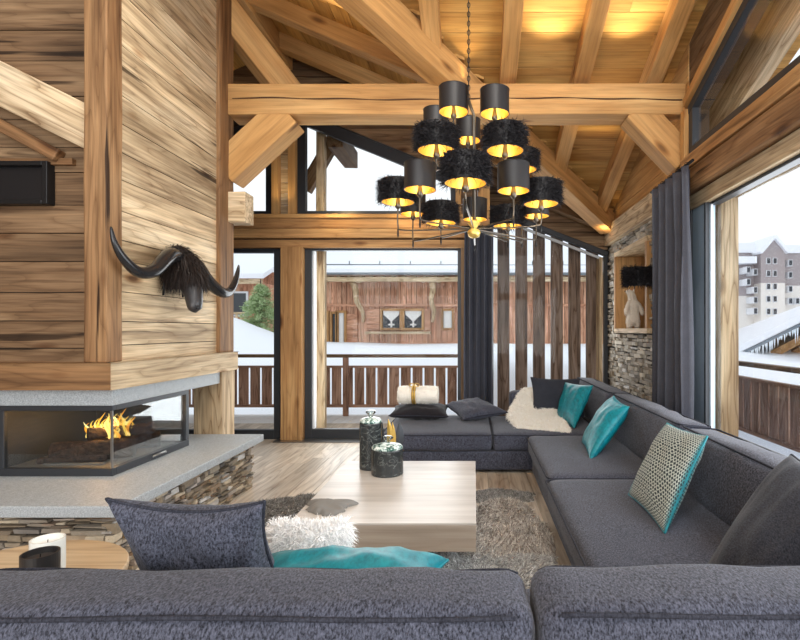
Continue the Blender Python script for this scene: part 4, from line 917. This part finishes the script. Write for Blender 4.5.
def leaf(m, base, tip, w_, curl):
    b_ = Vector(base); t_ = Vector(tip); s_ = Vector((1, .3, 0)).normalized(); V = []; F = []
    for i in range(9):
        q = i/8; c = b_.lerp(t_, q)+Vector((curl*math.sin(q*PI), 0, 0)); ww = w_*math.sin(PI*min(1, q*.9+.1))**.7
        for k, o in ((-1, 0), (0, .008), (1, 0)): V.append(c+s_*ww*k+Vector((0, -o, 0)))
    n = len(V); V += [v+Vector((0, .003, 0)) for v in V]
    for i in range(8):
        for k in range(2): a = i*3+k; F.append((a, a+1, a+4, a+3)); F.append((a+n, a+3+n, a+4+n, a+1+n))
    m.add(V, F)
m = MB(); leaf(m, (-.69, 4.17, .335), (-.685, 4.15, .69), .030, .02); leaf(m, (-.68, 4.18, .335), (-.655, 4.18, .66), .02, .02); m.build('gold_leaves', RIB, t)
m = MB(); leaf(m, (-.70, 4.18, .335), (-.74, 4.2, .66), .02, -.02); leaf(m, (-.67, 4.19, .335), (-.61, 4.24, .65), .04, .03); m.build('dark_leaves', BLACKM, t)
# grey bark piece on the table
def blob(label, name, cat, cx_, cy_, rx, ry, z, th, mat, sd, jag=.25, hair=None, n=56, rings=9, bumps=.02, cnt=0, L=.05, w_=.004, ang=0):
    V = [(cx_, cy_, z+th)]; F = []
    for j in range(1, rings+1):
        q = j/rings
        for i in range(n):
            a = 2*PI*i/n; r = 1+jag*noise.noise(Vector((math.cos(a)*1.6+sd, math.sin(a)*1.6, sd)))+jag*.5*noise.noise(Vector((math.cos(a)*4+sd, math.sin(a)*4, 2)))
            lx = rx*r*q*math.cos(a); ly = ry*r*q*math.sin(a); x = cx_+lx*math.cos(ang)-ly*math.sin(ang); y = cy_+lx*math.sin(ang)+ly*math.cos(ang)
            V.append((x, y, z+(th+bumps*noise.noise(Vector((x*7, y*7, sd))))*(1-q**5)+.002))
    for i in range(n): F.append((0, 1+i, 1+(i+1)%n))
    for j in range(rings-1):
        for i in range(n): a = 1+j*n+i; b = 1+j*n+(i+1)%n; F.append((a, a+n, b+n, b))
    k = len(V); top = list(V); topF = list(F)
    V += [(v[0], v[1], z) for v in V[-n:]]; F.append(tuple(range(k+n-1, k-1, -1)))
    for i in range(n): a = 1+(rings-1)*n+i; b = 1+(rings-1)*n+(i+1)%n; F.append((a, k+i, k+(i+1)%n, b))
    if not hair:
        o = MB().add(V, F).build(name, mat, None, smooth=True, recenter=True); return tag(o, label, cat)
    t = thing(name, label, cat, (cx_, cy_, z)); MB().add(V, F).build('hide', mat, t, smooth=True)
    pts, nr = sample(top, topF, cnt); fl_ = np.stack([.8*np.sin(pts[:,0]*6+sd), .8*np.cos(pts[:,1]*5+sd*2), np.zeros(cnt)], 1)
    a, b = strands(pts, nr*.6, L, w_, .5, .45, flow=fl_); MB().add(a, b).build('fur', hair, t, kind='stuff'); return t
blob('flat grey bark shaped plate on the near left of the coffee table', 'bark_plate', 'plate', -.87, 3.13, .14, .12, .331, .04, flat('grey_bark', srgb(124,122,118), .8), 3.1, .55, bumps=.04)
# hides on the floor
blob('large grey and beige sheepskin lying on the floor right of the coffee table', 'sheepskin_rug', 'rug', .18, 3.62, .37, .50, 0, .03, GFUR, 1.2, .42, GFUR, cnt=26000, L=.09, w_=.006, bumps=.05, ang=-.1)
blob('small grey sheepskin at the far end of the beige one, towards the daybed', 'sheepskin_rug', 'rug', .20, 4.34, .30, .17, 0.0, .02, GFUR2, 8.2, .3, furmat('mid_grey_fur', srgb(96,94,92), srgb(190,188,184)), cnt=9000, L=.05, w_=.005, bumps=.03)
blob('silver grey sheepskin partly under the near end of the coffee table', 'sheepskin_rug', 'rug', .06, 3.05, .46, .26, 0.0, .02, GFUR2, 6.2, .4, GFUR2, cnt=14000, L=.07, w_=.006, bumps=.03)
blob('dark grey curly sheepskin on the floor left of the coffee table', 'sheepskin_rug', 'rug', -1.42, 3.93, .36, .38, 0.0, .03, GFUR2, 4.4, .35, furmat('dark_silver_fur', srgb(92,88,84), srgb(170,166,160)), cnt=12000, L=.07, w_=.006, bumps=.04)
# round side table with candles at the left
t = thing('round_side_table', 'round pale oak side table behind the near sofa at the left edge', 'table', (-1.80, 2.0, 0))
MB().lathe([(.385, 0), (.395, .004), (.395, .026), (.39, .03)], (-1.80, 2.0, .405), 64).build('tabletop', PLYW, t)
MB().lathe([(.20, 0), (.20, .015), (.03, .025), (.025, .404)], (-1.80, 2.0, .0), 32).build('pedestal', BLACKM, t, smooth=True)
def candle(label, x, y, r, h, mat, wax):
    t = thing('candle_jar', label, 'candle', (x, y, .435)); z = .436
    MB().lathe([(r*.8, 0), (r*.93, .004), (r, h*.35), (r, h), (r-.006, h), (r-.006, h-.02)], (x, y, z), 36).build('jar', mat, t, smooth=False)
    MB().lathe([(r-.006, h-.035), (r-.0065, h-.02), (.004, h-.019)], (x, y, z), 36).build('wax', wax, t)
    MB().tube([(x, y, z+h-.02), (x+.001, y, z+h-.005)], .0015, 6).build('wick', BLACK, t)
candle('white candle jar with a wick on the round side table', -1.615, 1.97, .055, .175, flat('frosted_white_glass', srgb(228,230,224), .25), CURTW)
candle('black candle jar beside the white one on the round side table', -1.51, 1.81, .056, .19, flat('black_jar', srgb(40,38,38), .35), flat('dark_wax', srgb(60,56,54), .5))
# curtains
def curtain(label, name_pts, z0, z1, folds, amp, seed, mat, rail=True, gather=.0):
    a, b = map(Vector, name_pts); d = b-a; L = d.length; d.normalize(); s_ = Vector((-d.y, d.x, 0)); nu = folds*14; nv = 26
    def fn(u, v):
        ph = u*folds*2*PI+.5*noise.noise(Vector((u*3, v*1.3, seed))); am = amp*(.75+.35*noise.noise(Vector((u*folds*.7, v*2, seed+4))))
        w_ = 1+gather*(v-.5); p = a+d*(L*(.5+(u-.5)*w_)+amp*.4*math.sin(ph*2)*.5)+s_*am*math.sin(ph)
        return (p.x, p.y, z0+(z1-z0)*v)
    V, F = sheet(fn, nu, nv); t = thing('curtain', label, 'curtain', tuple((a+b)/2+Vector((0,0,z0))))
    o = MB().add(V, F).build('cloth', mat, t, smooth=True); q = o.modifiers.new('thick', 'SOLIDIFY'); q.thickness = .004
    if rail: MB().tube([a+Vector((0,0,z1+.02))-d*.03, b+Vector((0,0,z1+.02))+d*.03], .014, 10).build('rod', BLACK, t, smooth=True)
    for i in range(folds): p = a+d*(L*(i+.5)/folds); MB().ring([(p.x+.02*math.cos(q)*s_.x, p.y+.02*math.cos(q)*s_.y, z1+.02+.024*math.sin(q)) for q in np.linspace(0, 2*PI, 13)[:-1]], .003, 5).build('curtain_ring', BLACK, t, smooth=True)
curtain('grey curtain hanging between the glass door and the slat window', ((-.12, 6.44, 0), (.24, 6.44, 0)), .01, 2.66, 4, .065, 2, CURT)
curtain('grey satin curtain at the right between stone wall and side window', ((1.83, 5.34, 0), (1.83, 4.38, 0)), .01, 2.80, 5, .08, 5, CURT, gather=-.12)
# statue in the niche
SF = furmat('pale_statue_fur', srgb(206,196,182), srgb(240,234,224))
t = thing('animal_figurine', 'white furry standing animal figurine in the stone wall niche', 'figurine', (2.16, 7.08, 1.42))
def skin(name, verts, edges, radii, mat, parent, sub=2):
    me = bpy.data.meshes.new(name); me.from_pydata([tuple(v) for v in verts], edges, []); o = bpy.data.objects.new(name, me); C.objects.link(o)
    s_ = o.modifiers.new('skin', 'SKIN'); 
    if not me.skin_vertices: 
        bpy.context.view_layer.objects.active = o; o.select_set(True); bpy.ops.object.modifier_remove(modifier='skin'); bpy.ops.object.modifier_add(type='SKIN')
    for i, r in enumerate(radii): me.skin_vertices[0].data[i].radius = r if isinstance(r, tuple) else (r, r)
    me.skin_vertices[0].data[0].use_root = True
    o.modifiers.new('sub', 'SUBSURF').levels = sub; o.modifiers[-1].render_levels = sub
    me.materials.append(mat); 
    if parent: o.parent = parent; o.matrix_parent_inverse = Matrix.Translation(-Vector(parent.location))
    dg = bpy.context.evaluated_depsgraph_get(); ev = o.evaluated_get(dg); nm = bpy.data.meshes.new_from_object(ev); o.modifiers.clear(); o.data = nm
    nm.polygons.foreach_set('use_smooth', [True]*len(nm.polygons)); o.select_set(False)
    return o
bx, by, bz_ = 2.16, 7.08, 1.425
vs = [(0,0,.17),(0,0,.28),(-.005,-.01,.38),(-.02,-.02,.46),(-.06,-.03,.495),(-.10,-.035,.50),
      (-.05,-.02,.07),(-.055,-.03,.02),(-.09,-.05,.012),(.05,-.02,.07),(.055,-.03,.02),(.03,-.06,.012),
      (-.07,-.04,.31),(-.105,-.06,.24),(-.11,-.08,.18),(.07,-.04,.31),(.10,-.06,.24),(.11,-.07,.18),(-.015,0,.52)]
vs = [(bx+a, by+b, bz_+c) for a, b, c in vs]
es = [(0,1),(1,2),(2,3),(3,4),(4,5),(0,6),(6,7),(7,8),(0,9),(9,10),(10,11),(1,12),(12,13),(13,14),(1,15),(15,16),(16,17)]
vs = vs[:18]
body = skin('body', vs, es, [.085,.078,.05,.055,.035,.018,.05,.03,.022,.05,.03,.022,.038,.028,.02,.038,.028,.02], SF, t)
me = body.data; VV = [tuple(v.co) for v in me.vertices]; FF = [tuple(p.vertices) for p in me.polygons]
pts, nr = sample(VV, FF, 5000); a, b = strands(pts, nr, .022, .004, .9, .5); MB().add(a, b).build('fur', SF, t, kind='stuff')
m = MB()
for s_ in (-.035, .02): m.tube([(bx-.01+s_, by, bz_+.49), (bx-.005+s_*1.1, by+.005, bz_+.535)], [.018, .006], 8)
m.build('ears', SF, t, smooth=True)
MB().tube([(bx-.112, by-.036, bz_+.50), (bx-.122, by-.037, bz_+.50)], [.012, .006], 8).build('nose', BLACK, t, smooth=True)
# horned head on the chimney
HORN = flat('polished_black_horn', srgb(34,34,36), .22, 0); HIDE = flat('dark_muzzle', srgb(44,42,44), .38)
hx, hy, hz = -2.38, 4.03, 1.86
t = thing('horned_head', 'black horned ox head with shaggy hair mounted on the plank chimney', 'trophy', (hx, hy, 1.5))
def egg(c, ax, n=24, mrows=14, fn=None):
    V = []; F = []
    for i in range(mrows+1):
        th_ = PI*i/mrows
        for k in range(n):
            a = 2*PI*k/n; p = Vector((ax[0]*math.sin(th_)*math.cos(a), ax[1]*math.sin(th_)*math.sin(a), ax[2]*math.cos(th_)))
            if fn: p = fn(p)
            V.append(p+Vector(c))
    for i in range(mrows):
        for k in range(n): F.append((i*n+k, (i+1)*n+k, (i+1)*n+(k+1)%n, i*n+(k+1)%n))
    return V, F
# skull: lofted sections from poll to muzzle
secs = [((-2.33, .0, 1.99), .04, .05), ((-2.29, .0, 1.99), .09, .08), ((-2.23, 0, 1.92), .11, .10), ((-2.18, 0, 1.84), .10, .10), ((-2.135, 0, 1.75), .078, .085), ((-2.105, 0, 1.67), .062, .066), ((-2.09, 0, 1.61), .060, .058), ((-2.085, 0, 1.57), .058, .05), ((-2.10, 0, 1.545), .036, .03)]
m = MB(); n = 20; V = []; F = []
for i, (c, wy, wx) in enumerate(secs):
    tdir = (Vector(secs[min(i+1, len(secs)-1)][0])-Vector(secs[max(i-1, 0)][0])).normalized(); nn = Vector((0,1,0)).cross(tdir)
    for k in range(n): a = 2*PI*k/n; V.append(Vector((c[0]-.03, hy-max(0, 1.95-c[2])*.25, c[2]))+Vector((0,1,0))*wy*math.cos(a)+nn*wx*math.sin(a))
for i in range(len(secs)-1):
    for k in range(n): F.append((i*n+k, i*n+(k+1)%n, (i+1)*n+(k+1)%n, (i+1)*n+k))
F.append(tuple(range(n-1,-1,-1))); F.append(tuple(range((len(secs)-1)*n, len(secs)*n)))
MB().add(V, F).build('head', HIDE, t, smooth=True)
V2, F2 = egg((hx+.03, hy, 1.88), (.09, .11, .13)); MB().add(V2, F2).build('neck', HIDE, t, smooth=True)
sk = MB().add(V[:n*6], [f for f in F if len(f) == 4 and max(f) < n*6])
pts, nr = sample(sk.v, sk.f, 16000); keep = (pts[:,2] > 1.83); pts = pts[keep]; c = np.array([-2.27, hy, 1.86]); nr = pts-c; nr /= np.linalg.norm(nr, axis=1)[:, None]
a, b = strands(pts, nr*.45, .12, .005, 1.5, .3, flow=(.1, 0, -.8)); MB().add(a, b).build('hair', HFUR, t, kind='stuff')
def spl(P_, k=8):
    out = []; P_ = [Vector(p) for p in P_]
    for i in range(len(P_)-1):
        p0 = P_[max(i-1,0)]; p1 = P_[i]; p2 = P_[i+1]; p3 = P_[min(i+2, len(P_)-1)]
        for j in range(k):
            t_ = j/k; out.append(.5*((2*p1)+(-p0+p2)*t_+(2*p0-5*p1+4*p2-p3)*t_*t_+(-p0+3*p1-3*p2+p3)*t_**3))
    return out+[P_[-1]]
for s_ in (-1, 1):
    f_ = 1 if s_ > 0 else 0
    cps = [(-2.27, hy+s_*.05, 1.94), (-2.25, hy+s_*.17, 1.95-.03*f_), (-2.22, hy+s_*.30, 1.90-.09*f_), (-2.21+.03*f_, hy+s_*.44, 1.81-.08*f_), (-2.23+.06*f_, hy+s_*.57, 1.785-.05*f_), (-2.25+.08*f_, hy+s_*.68, 1.85-.03*f_), (-2.27+.10*f_, hy+s_*.745, 1.95-.02*f_), (-2.28+.11*f_, hy+s_*.765, 2.05-.05*f_)]
    pp = spl(cps); k = len(pp); MB().tube(pp, [.064*(1-i/(k-1))**.75+.004 for i in range(k)], 14).build('horn', HORN, t, smooth=True)
m = MB()
for s_ in (-.13, .13): m.tube([(hx+.06, hy+s_, 1.80), (hx+.05, hy+s_, 1.66)], .008, 8)
m.build('mount_pin', BLACK, t, smooth=True)
m = MB(); [m.add(*egg((-2.15, hy-.03+s_*.098, 1.80), (.018,.012,.018), 10, 8)) for s_ in (-1,1)]; m.build('eyes', HORN, t, smooth=True)
m = MB(); [m.add(*egg((-2.082, hy-.10+s_*.026, 1.572), (.012,.014,.016), 10, 8)) for s_ in (-1,1)]; m.build('nostrils', BLACK, t, smooth=True)
# ================================================================== CHANDELIER
CHX, CHY = 0.0, 3.40
ch = thing('chandelier', 'chandelier of black smooth and furry drum shades lined in gold, hanging on a chain', 'chandelier', (CHX, CHY, 2.0))
SH = flat('black_satin_shade', srgb(30,27,28), .42)
SHADES = [  # px centre, lowest rim y, depth, kind
 (453.7,118,3.45,'s'),(494.7,120,3.5,'s'),(436,136,4.0,'s'),(436.5,157,3.12,'f'),(505,157,3.14,'f'),(468,145,4.1,'s'),(465.5,189,2.78,'f'),
 (420,194,3.22,'s'),(513.5,195,3.18,'s'),(522,174,4.0,'f'),(398,206,3.55,'f'),(541,208,3.40,'f'),(413,217,4.0,'s'),(441,226,3.85,'f'),(475,222,4.2,'s'),(508,229,4.0,'f'),(536,219,3.95,'s')]
def chainlinks(m, top, bot, x, y):
    z = top; k = 0
    while z > bot:
        a = Vector((1,0,0)) if k % 2 else Vector((0,1,0))
        m.ring([Vector((x, y, z))+a*.009*math.cos(q)+Vector((0,0,.019*math.sin(q))) for q in np.linspace(0, 2*PI, 11)[:-1]], .0028, 5); z -= .03; k += 1
m = MB(); chainlinks(m, zA(CHY)-.02, 2.90, CHX-.035, CHY); m.build('chain', BLACK, ch, smooth=True)
MB().tube([(CHX-.035, CHY, zA(CHY)), (CHX-.035, CHY, 2.88)], .003, 6).build('cable', BLACK, ch)
MB().tube([(CHX-.035, CHY, 2.90), (CHX, CHY, 2.80), (CHX, CHY, 2.03)], .011, 10).build('stem', BRONZE, ch, smooth=True)
MB().lathe([(.01, 0), (.035, .01), (.045, .04), (.02, .07), (.045, .10), (.012, .12)], (CHX, CHY, 2.0), 20).build('hub', GOLDI, ch, smooth=True)
MB().lathe([(.01, 0), (.04, .015), (.025, .05), (.04, .08), (.012, .1)], (CHX, CHY, 2.44), 20).build('hub', STEEL, ch, smooth=True)
for i, (px, yb, d, kd) in enumerate(SHADES):
    R = .098 if kd == 's' else .112; H = .16 if kd == 's' else .145
    X = (px-474)/520*d; Y = d; zb = 1.4+(330-yb)/520*(d+R)
    sub = bpy.data.objects.new
    m = MB(); n = 36; V = []; F = []
    # outer skin of the drum
    prof_ = [(R, 0), (R, H)]
    for r, z in prof_:
        for k in range(n): a = 2*PI*k/n; V.append((X+r*math.cos(a), Y+r*math.sin(a), zb+z))
    F = [(k, (k+1)%n, n+(k+1)%n, n+k) for k in range(n)]
    shade = MB().add(V, F).build('smooth_shade' if kd == 's' else 'fur_shade', SH, ch, smooth=True)
    Vi = [(X+(R-.003)*math.cos(2*PI*k/n), Y+(R-.003)*math.sin(2*PI*k/n), zb+z) for z in (-.001, H+.001) for k in range(n)]
    Fi = [(k, n+k, n+(k+1)%n, (k+1)%n) for k in range(n)]
    MB().add(Vi, Fi).build('gold_lining', GOLDI, shade, smooth=True)
    for hh in (0, H): MB().ring([(X+R*math.cos(2*PI*k/n), Y+R*math.sin(2*PI*k/n), zb+hh) for k in range(n)], .0025, 5).build('rim', SH, shade, smooth=True)
    if kd == 'f':
        pts, nr = sample(V, F, 2600); c = np.array([X, Y, 0]); nr = pts-c; nr[:,2] = 0; nr /= np.linalg.norm(nr, axis=1)[:, None]
        a, b = strands(pts, nr, .062, .0035, .4, .45); MB().add(a, b).build('fur', BFUR, shade, kind='stuff')
    # candle holder, bulb and arm
    zc = zb-.03; MB().lathe([(.006, -.05), (.022, -.03), (.016, 0), (.012, .03), (.012, .07)], (X, Y, zb), 14).build('lamp_holder', BRONZE, ch, smooth=True)
    MB().lathe([(.008, 0), (.019, .015), (.021, .032), (.012, .052), (.002, .07)], (X, Y, zb+.071), 14).build('bulb', BULB, shade, smooth=True)
    hubz = 2.50 if yb < 160 and i != 9 else 2.06
    v = Vector((X-CHX, Y-CHY, 0)); 
    lowz = min(zb-.09, hubz+.12) if hubz > 2.3 else min(zb-.06, hubz+.02)
    pts_ = [(CHX, CHY, hubz), (CHX+v.x*.5, CHY+v.y*.5, (hubz+lowz)/2), (CHX+v.x*.93, CHY+v.y*.93, lowz), (X, Y, lowz+.03), (X, Y, zb-.03)]
    MB().tube(spl(pts_, 6), .0055, 8).build('arm', BRONZE, ch, smooth=True)
    if hubz < 2.3: MB().lathe([(.002, -.07), (.007, -.05), (.004, 0)], (X, Y, lowz+.02), 10).build('finial', BLACK, ch, smooth=True)
    l = bpy.data.lights.new('shade_light', 'POINT'); l.energy = .65; l.color = (1, .82, .50); l.shadow_soft_size = .03; o = bpy.data.objects.new('shade_light', l); C.objects.link(o); o.location = (X, Y, zb+.045)
# wall sconce with black fur shade beside the niche
t = thing('wall_sconce', 'black fur wall lamp on the stone wall beside the niche', 'lamp', (1.86, 5.78, 1.9))
V = []; n = 30; X, Y, zb, R, H = 1.82, 5.76, 1.90, .13, .19
V = [(X+R*math.cos(2*PI*k/n), Y+R*math.sin(2*PI*k/n), zb+z) for z in (0, H) for k in range(n)]; F = [(k, (k+1)%n, n+(k+1)%n, n+k) for k in range(n)]
sh = MB().add(V, F).build('lamp_shade', SH, t, smooth=True)
pts, nr = sample(V, F, 3500); c = np.array([X, Y, 0]); nr = pts-c; nr[:,2] = 0; nr /= np.linalg.norm(nr, axis=1)[:, None]; a, b = strands(pts, nr, .10, .006, .3, .5); MB().add(a, b).build('fur', BFUR, sh, kind='stuff')
MB().tube([(1.99, 5.72, 1.97), (1.90, 5.72, 1.96), (X, Y, 1.96)], .008, 8).build('arm', BLACK, t, smooth=True); MB().box(1.985, 2.03, 5.67, 5.77, 1.90, 2.04).build('wall_plate', BLACK, t, bevel=.004)
GROUPS = {'throw_pillow': 'throw pillows on the sofas', 'fur_pillow': 'fluffy fur pillows', 'sheepskin_rug': 'sheepskins on the floor', 'marble_jar': 'marbled jars on the coffee table', 'candle_jar': 'candle jars on the side table',
          'curtain': 'grey curtains', 'knee_brace': 'angled braces under the tie beam', 'window_header': 'boards above the side window', 'chimney_post': 'old timber posts of the chimney breast', 'balcony_railing': 'balcony railings', 'barge_rafter': 'rafters outside under the roof overhangs', 'sloping_beam': 'sloping beams on the plank wall'}
for o in C.objects:
    k = o.name.split('.')[0]
    if k in GROUPS and 'label' in o and 'group' not in o: o['group'] = GROUPS[k]
